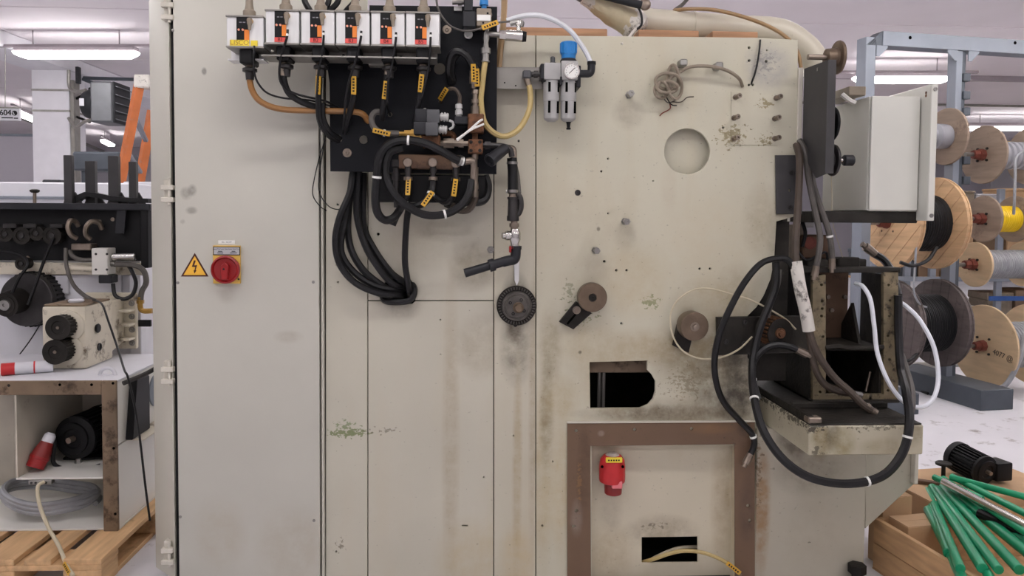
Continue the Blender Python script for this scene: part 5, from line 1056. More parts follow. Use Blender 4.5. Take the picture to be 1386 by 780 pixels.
def disc_planks(t, X0, X1, r, mat, n, ang, name='flange', hole=.03):
    """wooden flange: core disc with n planks cut to the circle; axis along local X"""
    fl = part(name, MB().lathe((X0, 0, 0), (1, 0, 0), [(0, r*.985), (X1-X0, r*.985)], 40), mat, t)
    w_ = 2*r/n
    for side, (a, b) in enumerate(((X0-.012, X0+.001), (X1-.001, X1+.012))):
        for k in range(n):
            u0, u1 = -r+w_*k+.002, -r+w_*(k+1)-.002
            pts = []
            for i in range(7):
                u_ = u0+(u1-u0)*i/6; pts.append((u_, math.sqrt(max(1e-6, r*r-u_*u_))))
            for i in range(6, -1, -1):
                u_ = u0+(u1-u0)*i/6; pts.append((u_, -math.sqrt(max(1e-6, r*r-u_*u_))))
            c_, s_ = math.cos(ang), math.sin(ang)
            pts = [(p*c_-q*s_, p*s_+q*c_) for p, q in pts]
            part('plank', MB().prism(pts, a, b, 'X'), mat, fl)
    return fl
def winding(t, X0, X1, r, mat, pitch):
    n = max(3, int((X1-X0)/pitch)); pr = []
    for k in range(n):
        x = (X1-X0)*k/n; p = (X1-X0)/n
        rr = r*(1+.012*math.sin(k*2.1))
        pr += [(x, rr-p*.35), (x+p*.25, rr), (x+p*.75, rr)]
    pr.append((X1-X0, r-.004))
    return part('cable_winding', MB().lathe((X0, 0, 0), (1, 0, 0), pr, 36), mat, t)
def drum(label, c, half, r, rc, cable, wood, pitch=.014, planks=0, rw=None, bolts=True, off=0.0, ang=.3, left=True, axle=True):
    t = thing('cable_reel', label, 'cable reel', (0, 0, 0), 'cable reels on the grey rack')
    hw = half
    if left:
        if planks: disc_planks(t, -hw, -hw+.022, r, wood, planks, ang)
        else: part('flange', MB().lathe((-hw, 0, 0), (1, 0, 0), [(0, .035), (0, r-.003), (.003, r), (.019, r), (.022, r-.003), (.022, rc*.6)], 44), wood, t)
    if planks: disc_planks(t, hw-.022, hw, r, wood, planks, ang)
    else: part('flange', MB().lathe((hw-.022, 0, 0), (1, 0, 0), [(0, .035), (0, r-.003), (.003, r), (.019, r), (.022, r-.003), (.022, .035)], 44), wood, t)
    part('core', MB().cyl((-hw+.02, 0, 0), (hw-.02, 0, 0), rc*.7, n=24), 'core_grey', t)
    if cable: winding(t, -hw+.023, hw-.023, rc, cable, pitch)
    if bolts:
        for k in range(4):
            an = PI/4+k*PI/2; d = r*.20+.02
            part('bolt', MB().cyl((-hw-.012, d*math.cos(an), d*math.sin(an)), (-hw+.004, d*math.cos(an), d*math.sin(an)), .010, n=8), 'dark_iron', t)
    if axle:
        part('axle_cone', MB().lathe((-hw+.005, 0, 0), (-1, 0, 0), [(0, .05), (.05, .045), (.05, .038), (.10, .036)], 8), 'axle_rust', t)
        part('axle', MB().cyl((-hw-.17, 0, 0), (hw+.1, 0, 0), .017, n=12), 'steel', t)
    t.rotation_euler = (0, 0, RA); t.location = c
    return t
def mid(pxl, pxr, py, pyr=None): a, b = PR(pxl, py), PR(pxr, pyr or py); return (a+b)/2, (b-a).length/2
d_ = 6.35/F
c, h = mid(1217, 1283, 184); drum('small grey wood reel with bare grey core above the big wooden reel', c, h, 38.5*d_, 17*d_, 'core_grey', 'wood_reel_grey', .2, axle=False, bolts=False)
c, h = mid(1203, 1266, 305, 299); drum('big orange wood plank reel of thick black cable', c, h, 62*d_, 38*d_, 'cable_black', 'wood_reel', .022, planks=7, ang=.8)
c, h = mid(1206, 1271, 440, 435); drum('dark weathered plank reel of black cable on the lower rack', c, h, 60*d_, 39*d_, 'cable_black', 'wood_reel_dark', .016, planks=8, ang=.15)
c, h = mid(1330, 1396, 213, 208); drum('grey brown wood reel of grey cable on the top axle', c, h, 40*d_, 19*d_, 'core_grey', 'wood_reel_grey', .05)
c, h = mid(1330, 1374, 297, 296); drum('small wood reel of bright yellow cable', c, h, 32*d_, 18*d_, 'cable_yellow', 'wood_reel_grey', .012)
c, h = mid(1318, 1386, 360, 356); drum('small pale wood reel of thin grey cable under the yellow reel', c, h, 31*d_, 20*d_, 'cable_grey', 'wood_reel_pale', .013)
c, h = mid(1331, 1398, 470, 464); D7 = drum('large pale plywood reel of grey cable near the floor', c, h, 57*d_, 32*d_, 'cable_grey', 'wood_reel_pale', .03)
lm = Matrix(((0, 0, -1, -h-.001), (-1, 0, 0, 0), (0, 1, 0, 0), (0, 0, 0, 1)))
part('lettering', text('4077 @', .062, Matrix.Translation((0, -.2, -.05)) @ Matrix.Rotation(.18, 4, 'X') @ lm, depth=.0008), 'rubber_brown', D7)
single('cable', MB().tube([PR(1386, 455, -.25), PR(1382, 480, -.3), PR(1372, 505, -.3), PR(1358, 524, -.28), PR(1338, 534, -.26)], .02, 8), 'cable_grey', 'loose grey cable end beside the large plywood reel', 'cable')
single('cable', MB().tube([PR(1385, 205, -.2), PR(1375, 215, -.25), PR(1374, 240, -.26), PR(1373, 270, -.26), PR(1372, 290, -.22)], .011, 6), 'cable_grey', 'grey cable end hanging over the yellow reel', 'cable')
single('cable', MB().tube([PR(1240, 300, -.3), PR(1240, 330, -.32), PR(1238, 370, -.32), PR(1237, 395, -.32), PR(1245, 412, -.3), PR(1254, 416, -.28)], .009, 6), 'cable_grey', 'thin grey cable end hanging over the dark reel', 'cable')
single('cable', MB().tube([PR(1218, 355, -.35), PR(1236, 360, -.38), PR(1256, 352, -.36), PR(1268, 335, -.28)], .014, 6), 'cable_black', 'loose black cable turn under the big plank reel', 'cable')
single('cable', MB().tube([PR(1210, 490, -.35), PR(1230, 488, -.35), PR(1242, 478, -.3)], .012, 6), 'cable_black', 'loose black cable turn under the dark reel', 'cable')
single('cable', MB().tube([G(1228, 518, .03), G(1240, 526, .012), G(1256, 533, .012)], .012, 6), 'cable_black', 'short black cable end lying on the floor by the rack foot', 'cable')

# storage shelving behind the reel rack
YS = 6.6
sh = thing('storage_rack', 'tall storage rack with shelves of goods behind the cable reels', 'rack', (P(1330, 400, YS).x, YS+.4, 0))
for px in (1182, 1228, 1262, 1292, 1352, 1420):
    x = P(px, 400, YS).x; part('upright', MB().box(x-.04, x+.04, YS, YS+.06, 0, P(1300, 255, YS).z, .004), 'rack_grey', sh)
xa, xe = P(1170, 400, YS).x, P(1500, 400, YS).x
for py, mt in ((280, 'rack_grey'), (378, 'rack_grey'), (404, 'blue_beam'), (470, 'rack_grey')):
    z = P(1330, py, YS).z; part('shelf_beam', MB().box(xa if mt != 'blue_beam' else P(1338, 400, YS).x, xe, YS-.02, YS+.0, z-.03, z+.03, .003), mt, sh)
    if mt != 'blue_beam': part('shelf_deck', MB().box(xa, xe, YS+.0, YS+.9, z-.02, z+.0), 'wood', sh)
goods = [(1310, 380, 40, 74, 'cardboard', 'below the small yellow cable reel'), (1352, 380, 38, 66, 'shelf_goods', 'on the middle shelf above the blue beam'), (1395, 380, 40, 80, 'cardboard', 'at the far end of the middle shelf'), (1235, 380, 38, 30, 'rack_dark', 'seen above the dark plank reel'), (1270, 380, 30, 26, 'shelf_goods', 'seen beside the rack upright over the dark plank reel'),
         (1318, 280, 30, 22, 'taupe', 'behind the grey brown reel flange'), (1352, 280, 34, 18, 'far_white', 'on the upper shelf over the yellow reel'), (1388, 280, 36, 26, 'cardboard', 'at the far end of the upper shelf'), (1320, 412, 46, 18, 'offwhite', 'low behind the pale reels'), (1235, 470, 44, 34, 'taupe', 'seen through the casting beside the dark reel'), (1274, 470, 28, 40, 'rack_dark', 'behind the rack foot'), (1195, 380, 34, 40, 'rack_dark', 'behind the grimy casting'),
         (1366, 470, 36, 72, 'taupe', 'standing tall on the lower shelf behind the plywood reel'), (1404, 470, 34, 76, 'shelf_goods', 'at the far end of the lower shelf'), (1290, 280, 26, 20, 'rack_dark', 'on the upper shelf behind the big plank reel')]
colw = {'cardboard': 'brown', 'shelf_goods': 'tan', 'rack_dark': 'dark grey', 'taupe': 'grey brown', 'far_white': 'white', 'offwhite': 'off white'}
for k, (px, py, wpx, hpx, mt, lab_) in enumerate(goods):
    Yg = YS+.35; x = P(px, py, YS).x; w_ = wpx*(Yg+3)/F; z = P(1330, 470 if py in (412, 470) else py, YS).z+.001; hh = hpx*(Yg+3)/F
    if py == 412: z = P(1330, 470, YS).z+.001; hh = .5
    t = thing('storage_box', '%s storage box %s' % (colw[mt], lab_), 'box', (x, Yg, z), 'goods on the far storage rack')
    part('box_body', MB().box(x-w_/2, x+w_/2, Yg-.15, Yg+.25, z, z+hh*.86, .01), mt, t)
    part('box_lid', MB().box(x-w_/2-.01, x+w_/2+.01, Yg-.16, Yg+.26, z+hh*.86, z+hh, .01), mt, t)
single('ceiling_rail', MB().box(P(1345, 195, 9).x, P(1480, 190, 9).x, 9, 9.2, P(1360, 201, 9).z, P(1360, 191, 9).z, .01), 'shelf_yellow', 'yellow beam seen far behind the grey reel', 'beam')

# conduits on the ceiling
g = G(1260, 98, ZC-.05)
struct('trim_1', MB().box(-.5, 12, g.y+.3, g.y+.36, ZC-.09, ZC-.021, .004), 'fixture', 'cable trunking along the ceiling')
g = G(1260, 141, ZC-.04)
tr = struct('trim_2', MB().cyl((-2, g.y, ZC-.05), (14, g.y, ZC-.05), .02, n=8), 'rail_grey', 'thin conduit along the ceiling')

# ================================================================== crate with rods and motor
cz = .22
ca, cb = G(1187, 703, cz), G(1316, 780, cz)
cdir = (cb-ca).normalized(); cside = Vector((-cdir.y, cdir.x, 0))     # towards the near end; across to the right
FC = Matrix(((cside.x, -cdir.x, 0, ca.x), (cside.y, -cdir.y, 0, ca.y), (0, 0, 1, 0), (0, 0, 0, 1)))
cr = thing('wooden_crate', 'open low wooden crate full of green rods', 'crate', FC @ Vector((.5, -.3, 0)))
ya, yb_, cw = .02, -1.3, 1.0
for k in range(2):
    zz0, zz1 = .008+k*.107, .008+k*.107+.104
    part('side_board', MB().box(0, .022, yb_, ya, zz0, zz1, .002, 1, FC), 'wood', cr)
    part('side_board', MB().box(cw-.022, cw, yb_, ya, zz0, zz1, .002, 1, FC), 'wood', cr)
    part('end_board', MB().box(.023, cw-.023, ya-.022, ya, zz0, zz1, .002, 1, FC), 'wood', cr)
    part('end_board', MB().box(.023, cw-.023, yb_, yb_+.022, zz0, zz1, .002, 1, FC), 'wood', cr)
part('bottom_board', MB().box(0, cw, yb_, ya, 0, .007, 0, 1, FC), 'wood', cr)
def carton(x0, x1, y0, y1, z0, z1, label, flaps):
    t = thing('cardboard_box', label, 'cardboard box', ((x0+x1)/2, (y0+y1)/2, z0))
    part('box_body', MB().box(x0, x1, y0, y1, z0, z1, .002), 'cardboard', t)
    for (pts) in flaps:
        vs = [Vector(p) for p in pts]; mb = MB(); n = (vs[1]-vs[0]).cross(vs[2]-vs[0]).normalized()*.003
        a = [mb.bm.verts.new(v-n) for v in vs]; b = [mb.bm.verts.new(v+n) for v in vs]
        mb.bm.faces.new(a); mb.bm.faces.new(list(reversed(b)))
        for i in range(len(vs)): mb.bm.faces.new((a[i], b[i], b[(i+1) % len(vs)], a[(i+1) % len(vs)]))
        bmesh.ops.recalc_face_normals(mb.bm, faces=mb.bm.faces[:]); part('flap', mb, 'cardboard', t)
def CF(px, py, z): return FC.inverted() @ G(px, py, z)     # pixel at height z -> crate frame
def carton_f(x0, x1, y0, y1, z0, z1, label):
    t = thing('cardboard_box', label, 'cardboard box', FC @ Vector(((x0+x1)/2, (y0+y1)/2, z0)))
    part('box_body', MB().box(x0, x1, y0, y1, z0, z1, .002, 1, FC), 'cardboard', t)
    for k in (0, 1): part('lid_flap', MB().box(x0+.001, x1-.001, y0+(y1-y0)*.5*k+.001, y0+(y1-y0)*.5*(k+1)-.001, z1, z1+.003, 0, 1, FC), 'cardboard', t)
    return t
carton_f(.05, .25, -.125, -.005, .0075, .230, 'closed brown cardboard box in the crate corner')
tc_ = carton_f(.045, .185, .024, .115, 0, .297, 'taller brown cardboard box standing behind the closed crate box')
mb = MB()
vs = [FC @ Vector(q) for q in ((.05, .07, .302), (.185, .07, .302), (.245, .13, .335), (.09, .16, .385))]
n_ = (vs[1]-vs[0]).cross(vs[2]-vs[0]).normalized()*.003
lo = [mb.bm.verts.new(v-n_) for v in vs]; up = [mb.bm.verts.new(v+n_) for v in vs]
mb.bm.faces.new(lo); mb.bm.faces.new(list(reversed(up)))
for i in range(4): mb.bm.faces.new((lo[i], up[i], up[(i+1) % 4], lo[(i+1) % 4]))
bmesh.ops.recalc_face_normals(mb.bm, faces=mb.bm.faces[:]); part('raised_flap', mb, 'cardboard', tc_)
carton_f(.27, .98, .024, .40, 0, .268, 'wide brown cardboard box behind the crate carrying the black motor')
# rods: far end -> near end
rods = [(1256, 664, .27, 1300, 770, .25), (1262, 660, .28, 1330, 770, .26), (1258, 672, .26, 1285, 750, .24), (1268, 662, .29, 1352, 772, .27), (1276, 660, .30, 1380, 772, .28), (1284, 662, .30, 1420, 772, .28),
        (1292, 668, .29, 1440, 770, .28), (1256, 690, .25, 1306, 790, .22), (1300, 672, .29, 1450, 750, .28), (1270, 670, .27, 1345, 790, .24)]
for k, (a0, b0, z0, a1, b1, z1) in enumerate(rods):
    p, q = G(a0, b0, z0-.01), G(a1, b1, z1-.01)
    single('green_rod', MB().cyl(p, q, .017+.002*(k % 3), n=12, bev=.002), 'green', 'long glossy green rod lying lengthwise in the crate', 'rod', 'green rods in the crate')
for k, (a0, b0, z0, a1, b1, z1) in enumerate([(1276, 648, .34, 1410, 735, .32), (1288, 645, .35, 1440, 722, .33), (1264, 646, .34, 1330, 676, .33), (1286, 646, .36, 1430, 684, .35)]):
    p, q = G(a0, b0, z0), G(a1, b1, z1)
    single('green_rod', MB().cyl(p, q, .014, n=12, bev=.002), 'green', 'green rod lying crosswise on top of the crate contents', 'rod', 'upper green rods in the crate')
p, q = G(1277, 652, .345), G(1400, 718, .34)
single('steel_tube', MB().cyl(p, q, .016, n=14, bev=.002), 'chrome', 'bright silver tube lying among the green rods', 'tube')
p, q = G(1325, 695, .30), G(1440, 745, .29)
single('black_bar', MB().cyl(p, q, .02, n=10, bev=.002), 'black', 'black round bar between the green rods', 'bar')
# motor
def motor(o, ax, L, r, label, mat='black'):
    t = thing('electric_motor', label, 'motor', (o.x, o.y, o.z-r))
    ax = Vector(ax).normalized(); u = ax.orthogonal().normalized(); v = ax.cross(u)
    part('stator', MB().lathe(o-ax*L*.35, ax, [(0, r*.80), (L*.7, r*.80)], 28), mat, t)
    for k in range(26):
        an = 2*PI*k/26; d = u*math.cos(an)+v*math.sin(an)
        mb = MB(); c_ = ax.cross(d)
        p0 = o-ax*L*.33+d*r*.86; m4 = Matrix(((ax.x, c_.x, d.x, 0), (ax.y, c_.y, d.y, 0), (ax.z, c_.z, d.z, 0), (0, 0, 0, 1)))
        part('fin', mb.box(0, L*.62, -.0022, .0022, -r*.08, r*.10, 0, 1, Matrix.Translation(p0) @ m4), mat, t)
    part('fan_cover', MB().lathe(o-ax*L*.34, -ax, [(0, r), (L*.16, r*.98), (L*.2, r*.86), (L*.2, 0)], 28), mat, t)
    part('end_shield', MB().lathe(o+ax*L*.33, ax, [(0, r*.95), (L*.06, r*.95), (L*.10, r*.72), (L*.13, r*.70), (L*.13, r*.45), (L*.10, r*.4), (L*.10, 0)], 28), mat, t)
    part('shaft', MB().cyl(o+ax*L*.42, o+ax*L*.56, r*.13, n=12), 'steel_worn', t)
    return t
mo = G(1330, 657, .272)+Vector((0, .08, .072))
tm = motor(mo, (.22, -1, -.12), .19, .072, 'black finned electric motor lying on the cardboard in the crate')
part('terminal_box', MB().box(-.04, .045, -.045, .045, -.042, .042, .008, 2, Matrix.Translation(mo+Vector((.095, -.035, -.015))) @ Matrix.Rotation(.18, 4, 'Z')), 'black', tm)
t = thing('hand_wheel', 'small black handwheel on a short stem by the motor', 'handwheel', G(1278, 648, .30))
hw_ = G(1277, 634, .34)
part('stem', MB().lathe(hw_-Vector((0, 0, .068)), (0, 0, 1), [(0, .02), (.012, .02), (.012, .009), (.083, .009)], 12), 'dark_iron', t)
part('wheel', MB().lathe(hw_+Vector((0, 0, .012)), (0, 0, 1), [(0, .02), (.004, .034), (.012, .035), (.016, .030), (.012, .02), (.012, 0)], 22), 'dark_iron', t)
single('steel_bar', MB().box(-.1, .12, -.016, .016, -.008, .008, .002, 1, Matrix.Translation(G(1268, 655, .280)) @ Matrix.Rotation(-.5, 4, 'Z')), 'rust_frame', 'rusty flat bar beneath the small handwheel', 'bar')
# ================================================================== left: pallet
pc = G(137, 757, .144); px1 = pc.x; py0 = pc.y; PW, PL = .80, 1.2
pal = thing('wooden_pallet', 'wooden pallet carrying the grey steel base frame', 'pallet', (px1-PW/2, py0+PL/2, 0))
for k, (a, b) in enumerate(((0, .145), (.19, .29), (.3275, .4725), (.51, .61), (.655, .80))):
    part('deck_board', MB().box(px1-PW+a, px1-PW+b, py0, py0+PL, .122, .144, .002), 'wood_pallet', pal)
for yy in (0, .5275, 1.055):
    part('cross_board', MB().box(px1-PW, px1, py0+yy, py0+yy+.145, .100, .1215, .002), 'wood_pallet', pal)
    for xx in (0, .3275, .655): part('block', MB().box(px1-PW+xx, px1-PW+xx+.145, py0+yy, py0+yy+.14, .0225, .0995, .002), 'wood_pallet', pal)
for xx in (0, .3275, .655): part('bottom_board', MB().box(px1-PW+xx, px1-PW+xx+.12, py0, py0+PL, 0, .022, .002), 'wood_pallet', pal)
# base frame on the pallet
fx1 = G(160, 719, .146).x; fy = G(160, 719, .146).y; zB = .1445
def QX(px, py): return P(px, py, fy)
z515 = QX(80, 516).z
bx = thing('base_frame', 'rusty edged grey steel machine base with open compartments on the pallet', 'machine base', (fx1-.4, fy+.4, zB))
fw = QX(160, 600).x-QX(140, 600).x
fxl = fx1-.95
part('front_frame', MB().box(fx1-fw, fx1, fy, fy+.014, zB, z515, .002), 'brown_frame', bx)
part('front_frame', MB().box(fxl, fx1-fw-.0005, fy, fy+.014, QX(60, 535).z, z515, .002), 'brown_frame', bx)
part('front_frame', MB().box(fxl, fxl+fw, fy, fy+.014, zB, QX(60, 535).z-.0005, .002), 'brown_frame', bx)
for (px, py) in ((12, 522), (81, 521), (124, 521), (153, 519), (154, 607), (156, 696)):
    part('bolt_hole', MB().cyl((QX(px, py).x, fy-.0008, QX(px, py).z), (QX(px, py).x, fy+.002, QX(px, py).z), .006, n=10), 'void' if px > 14 else 'dark_iron', bx)
xd = QX(21, 600).x; zs = QX(80, 648).z
part('divider', MB().box(xd-.008, xd, fy+.012, fy+.55, zs, QX(60, 535).z, .001), 'base_inner', bx)
part('shelf', MB().box(xd-.008, fx1-.012, fy+.012, fy+.55, zs-.008, zs, .001), 'offwhite', bx)
part('inner_back', MB().box(fxl, fx1-.012, fy+.55, fy+.558, zB, z515-.012, .001), 'base_inner', bx)
part('floor_sheet', MB().box(fxl, fx1-.001, fy+.015, fy+.62, zB, zB+.008, .001), 'offwhite', bx)
part('top_sheet', MB().box(fxl, fx1-.001, fy+.015, fy+.62, z515-.010, z515-.001, .001), 'far_white', bx)
zl_ = QX(160, 606).z
part('side_sheet', MB().box(fx1-.011, fx1-.003, fy+.015, fy+.62, zB+.009, zl_, .001), 'offwhite', bx)
part('side_ledge', MB().box(fx1-.011, fx1+.07, fy+.1, fy+.62, zl_, zl_+.006, .001), 'grease_white', bx)
part('side_light_block', MB().box(fx1-.011, fx1-.003, fy+.015, fy+.62, zl_+.007, z515-.012, .001), 'offwhite', bx)  # added sheet closing the side opening to keep the compartment darker
part('side_motor_cover', MB().prism([(fy+.08, zl_+.007), (fy+.26, zl_+.007), (fy+.26, z515-.03), (fy+.13, z515-.02)], fx1-.002, fx1+.03, 'X', .004), 'black', bx)
part('side_disc', MB().lathe((fx1-.003, fy+.40, (zl_+z515)/2+.01), (1, 0, 0), [(0, .075), (.006, .075), (.008, .07), (.008, 0)], 26), 'rack_grey', bx)
part('curved_guard', MB().tube([(fx1+.02, fy+.02, z515-.015), (fx1+.10, fy+.12, z515+.02), (fx1+.20, fy+.25, z515+.10)], .010, 8), 'dark_metal', bx)
# things in the compartments
mo = Vector((P(114, 590, fy+.25).x, fy+.30, zs+.113))
tm = motor(mo, (-.15, -1, 0), .26, .10, 'black electric motor inside the upper compartment of the base frame')
part('mount_foot', MB().box(mo.x-.09, mo.x+.09, mo.y-.06, mo.y+.08, zs+.0005, zs+.012, .002), 'black', tm)
a = QX(124, 575)
part('rating_plate', MB().box(a.x-.012, a.x+.045, mo.y-.150, mo.y-.146, a.z-.008, a.z+.008), 'far_white', tm)
t = thing('power_plug', 'dark red industrial plug with pale cap standing in the base compartment', 'plug', QX(55, 638)+Vector((0, .08, 0)))
b0, b1 = P(47, 633, fy+.09), P(67, 592, fy+.14)
ax = (b1-b0).normalized(); L = (b1-b0).length
part('sleeve', MB().lathe(b0, ax, [(0, .03), (.0, .036), (.035, .037), (.037, .040), (.048, .040)], 20), 'switch_red', t)
part('body', MB().lathe(b0, ax, [(.048, .039), (.07, .036), (.10, .028), (.11, .026)], 20), 'plug_red_dark', t)
part('gland', MB().lathe(b0, ax, [(.11, .024), (.12, .025), (.14, .023), (.15, .015)], 16), 'far_white', t)
single('cable', MB().tube([b1+ax*.01, P(74, 600, fy+.15), P(72, 625, fy+.16), P(84, 634, fy+.16), P(110, 637, fy+.16), P(136, 630, fy+.18)], .009, 8), 'rubber', 'black cable lying on the shelf beside the red plug', 'cable')
single('bolt', MB().lathe(P(106, 623, fy+.12)+Vector((0, 0, -.012)), (0, 0, 1), [(0, .016), (.005, .016), (.005, .010), (.018, .010)], 6), 'steel', 'hex bolt standing on the compartment shelf', 'bolt')
pts = []
cc = P(70, 690, fy+.22); cc.z = zB+.03
for k in range(40):
    an = 2*PI*k/13; pts.append((cc.x+(.19+.008*math.sin(k*1.3))*math.cos(an), cc.y+.15*math.sin(an), cc.z+.008+k*.0014+.05*max(0, -math.cos(an))))
single('cable_coil', MB().tube(pts, .0125, 8, 4), 'cable_grey', 'coil of grey cable in the lower compartment', 'cable coil')
t = thing('terminal_strip', 'small metal terminal strip under the compartment shelf', 'terminal', P(53, 655, fy+.02))
part('strip', MB().box(QX(38, 652).x, QX(69, 652).x, fy+.002, fy+.03, zs-.026, zs-.0085, .002), 'steel', t)
for px in (42, 48, 54, 62): part('screw', MB().cyl((QX(px, 652).x, fy, zs-.018), (QX(px, 652).x, fy+.003, zs-.018), .005, n=8), 'dark_metal', t)
H('cable', [(60, 652, fy-.01), (51, 660, fy-.03), (54, 685, fy-.06), (66, 715, fy-.12), (80, 740, fy-.2), (90, 765, fy-.26), (99, 779, fy-.3)], 2.4, 'cream_wire', 'pale cable hanging from the terminal strip over the pallet', 'cable', tags=[.88])
t = thing('marker_tube', 'white and red striped round tube lying on the base top', 'tube', G(30, 514, z515))
p, q = G(-8, 512, z515)+Vector((0, .05, .026)), G(62, 507, z515)+Vector((0, .06, .026)); dd = (q-p).normalized(); L = (q-p).length
part('tube', MB().cyl(p+dd*.02, q, .026, n=18), 'far_white', t)
part('red_end', MB().cyl(p, p+dd*.05, .0265, n=18), 'plug_red', t)
part('red_stripe', MB().cyl(p+dd*L*.62, p+dd*(L*.62+.006), .0264, n=18), 'plug_red', t)
t = thing('eye_bolt', 'white lifting eye on the base top edge', 'eye bolt', G(138, 511, z515))
cc = G(138, 511, z515)+Vector((0, .05, .0))
part('ring', MB().tube([cc+Vector((.032*math.cos(PI*k/10), 0, .03*math.sin(PI*k/10))) for k in range(11)], .008, 8, 2), 'far_white', t)
part('collar', MB().cyl(cc+Vector((-.04, 0, 0)), cc+Vector((.04, 0, 0)), .004, n=8), 'far_white', t)

# ================================================================== left: dismantled machine head behind
yg0 = G(90, 500, z515).y
def L_(px, py, Y): return P(px, py, Y)
t = thing('gearbox', 'cream oil stained gearbox with two toothed pulleys on the base', 'gearbox', (P(90, 500, yg0).x, yg0+.2, z515))
x0, x1 = P(57, 460, yg0).x, P(116, 460, yg0).x; zt_, zb2 = P(85, 415, yg0).z, z515+.001
part('housing', MB().box(x0, x1, yg0, yg0+.26, zb2, zt_, .012, 2), 'grease_white', t)
part('side_web', MB().prism([(yg0+.26, zb2+.03), (yg0+.40, zb2+.06), (yg0+.40, zt_-.01), (yg0+.26, zt_-.004)], x0+.02, x1-.006, 'X', .004), 'grease_white', t)
part('mount_flange', MB().box(x0-.01, x1+.05, yg0+.40, yg0+.425, zb2+.02, zt_+.02, .004), 'grease_white', t)
for k in range(3): part('rib', MB().box(x1-.007, x1+.045, yg0+.33, yg0+.40, zb2+.07+k*.07, zb2+.082+k*.07, .003), 'grease_white', t)
for k in range(4):
    z = zb2+.05+k*.066; part('bolt', MB().lathe((x1+.03, yg0+.40, z), (0, -1, 0), [(0, .015), (.004, .015), (.004, .010), (.012, .010), (.012, .005), (.006, .005), (.006, 0)], 10), 'steel', t)
part('lid', MB().box(x0+.006, x1-.006, yg0+.006, yg0+.25, zt_, zt_+.008, .002), 'brown_frame', t)
part('breather', MB().lathe((x0+.1, yg0+.1, zt_+.008), (0, 0, 1), [(0, .03), (.008, .034), (.014, .028), (.016, 0)], 18), 'far_white', t)
for (py, k) in ((437, 0), (478, 1)):
    c = P(132, 449, yg0+.1)
part('oil_plug', MB().lathe((x1, yg0+.10, P(90, 449, yg0).z), (1, 0, 0), [(0, .018), (.008, .022), (.012, .018), (.012, 0)], 16), 'black', t)
part('sight_glass', MB().lathe((x1, yg0+.12, P(90, 476, yg0).z), (1, 0, 0), [(0, .018), (.006, .018), (.006, .013), (.002, .013), (.002, 0)], 16), 'dark_metal', t)
def tooth_pulley(px, py, rpx, nt, y_out, label):
    c = P(px, py, yg0-y_out); r = S(rpx, yg0-y_out)
    t = thing('toothed_pulley', label, 'pulley', (c.x, yg0-.05, c.z-r), 'toothed pulleys on the gearbox')
    part('seal_ring', MB().lathe((c.x+.012, yg0, c.z-.003), (0, -1, 0), [(0, r*1.35), (.01, r*1.33), (.014, r*1.2), (.014, 0)], 30), 'grease_white', t)
    part('drum', MB().lathe((c.x+.006, yg0-.014, c.z), (-.05, -1, 0), [(0, r*.9), (y_out-.02, r*.9), (y_out-.02, r*1.04), (y_out-.014, r*1.04), (y_out-.014, r*.55), (y_out-.018, r*.5), (y_out-.018, 0)], 30), 'dark_iron', t)
    for k in range(nt):
        an = 2*PI*k/nt; o = Vector((c.x+.006, yg0-.016, c.z))+Vector((math.cos(an), 0, math.sin(an)))*r*.93
        part('tooth', MB().cyl(o, o+Vector((-.05, -1, 0)).normalized()*(y_out-.024), .0045, n=5), 'dark_iron', t)
    part('shaft', MB().lathe((c.x+.002, yg0-y_out+.02, c.z), (0, -1, 0), [(0, r*.42), (.014, r*.42), (.014, r*.15), (.02, r*.13), (.02, 0)], 16), 'steel_worn', t)
tooth_pulley(77, 444, 16, 22, .075, 'upper dark toothed pulley on the cream gearbox')
tooth_pulley(73, 477, 16, 22, .085, 'lower dark toothed pulley with bright washer on the cream gearbox')
# white body and black head
YW = yg0+.52
hd = thing('dismantled_machine', 'dismantled machine section with white body and black head plate', 'machine', (P(100, 450, YW).x, YW+.2, 0))
xw0, xw1 = P(-40, 450, YW).x, P(192, 450, YW).x
part('body', MB().box(xw0, xw1, YW, YW+.28, .146, P(90, 352, YW).z, .004), 'far_white', hd)
part('body_rail', MB().box(xw0, xw1+.02, YW-.03, YW, P(90, 372, YW-.03).z, P(90, 356, YW-.03).z, .003), 'grease_white', hd)
for (a0, a1) in ((75, 92), (150, 164)): part('pad', MB().box(*RX(a0, 373, a1, 398, YW-.02)[:2], YW-.02, YW, *RX(a0, 373, a1, 398, YW-.02)[2:], .002), 'far_white', hd)
part('corner_post', MB().box(P(176, 450, YW-.06).x, P(191, 450, YW-.06).x, YW-.06, YW, P(180, 512, YW).z, P(180, 372, YW).z, .003), 'far_white', hd)
YH = YW-.05
part('head_plate', MB().box(P(-40, 315, YH).x, P(201, 315, YH).x, YH, YH+.03, P(90, 353, YH).z, P(90, 282, YH).z, .003), 'black', hd)
part('head_bar', MB().box(P(-40, 279, YH-.06).x, P(203, 279, YH-.06).x, YH-.06, YH+.12, P(90, 284, YH-.06).z, P(90, 275, YH-.06).z, .003), 'plastic_dark', hd)
part('end_bracket', MB().box(P(190, 310, YH-.05).x, P(200, 310, YH-.05).x, YH-.05, YH, P(195, 362, YH).z, P(195, 282, YH).z, .003), 'black', hd)
part('strut', MB().prism([pz(160, 280, YH-.03), pz(172, 281, YH-.03), pz(169, 316, YH-.03), pz(157, 316, YH-.03)], YH-.04, YH-.03), 'plastic_dark', hd)
for (px, py) in ((153, 297), (38, 349), (60, 355), (135, 300), (197, 352), (54, 322)):
    part('bolt', MB().lathe(P(px, py, YH), (0, -1, 0), [(0, .010), (.006, .010), (.006, .004), (.003, .004), (.003, 0)], 10), 'steel_worn', hd)
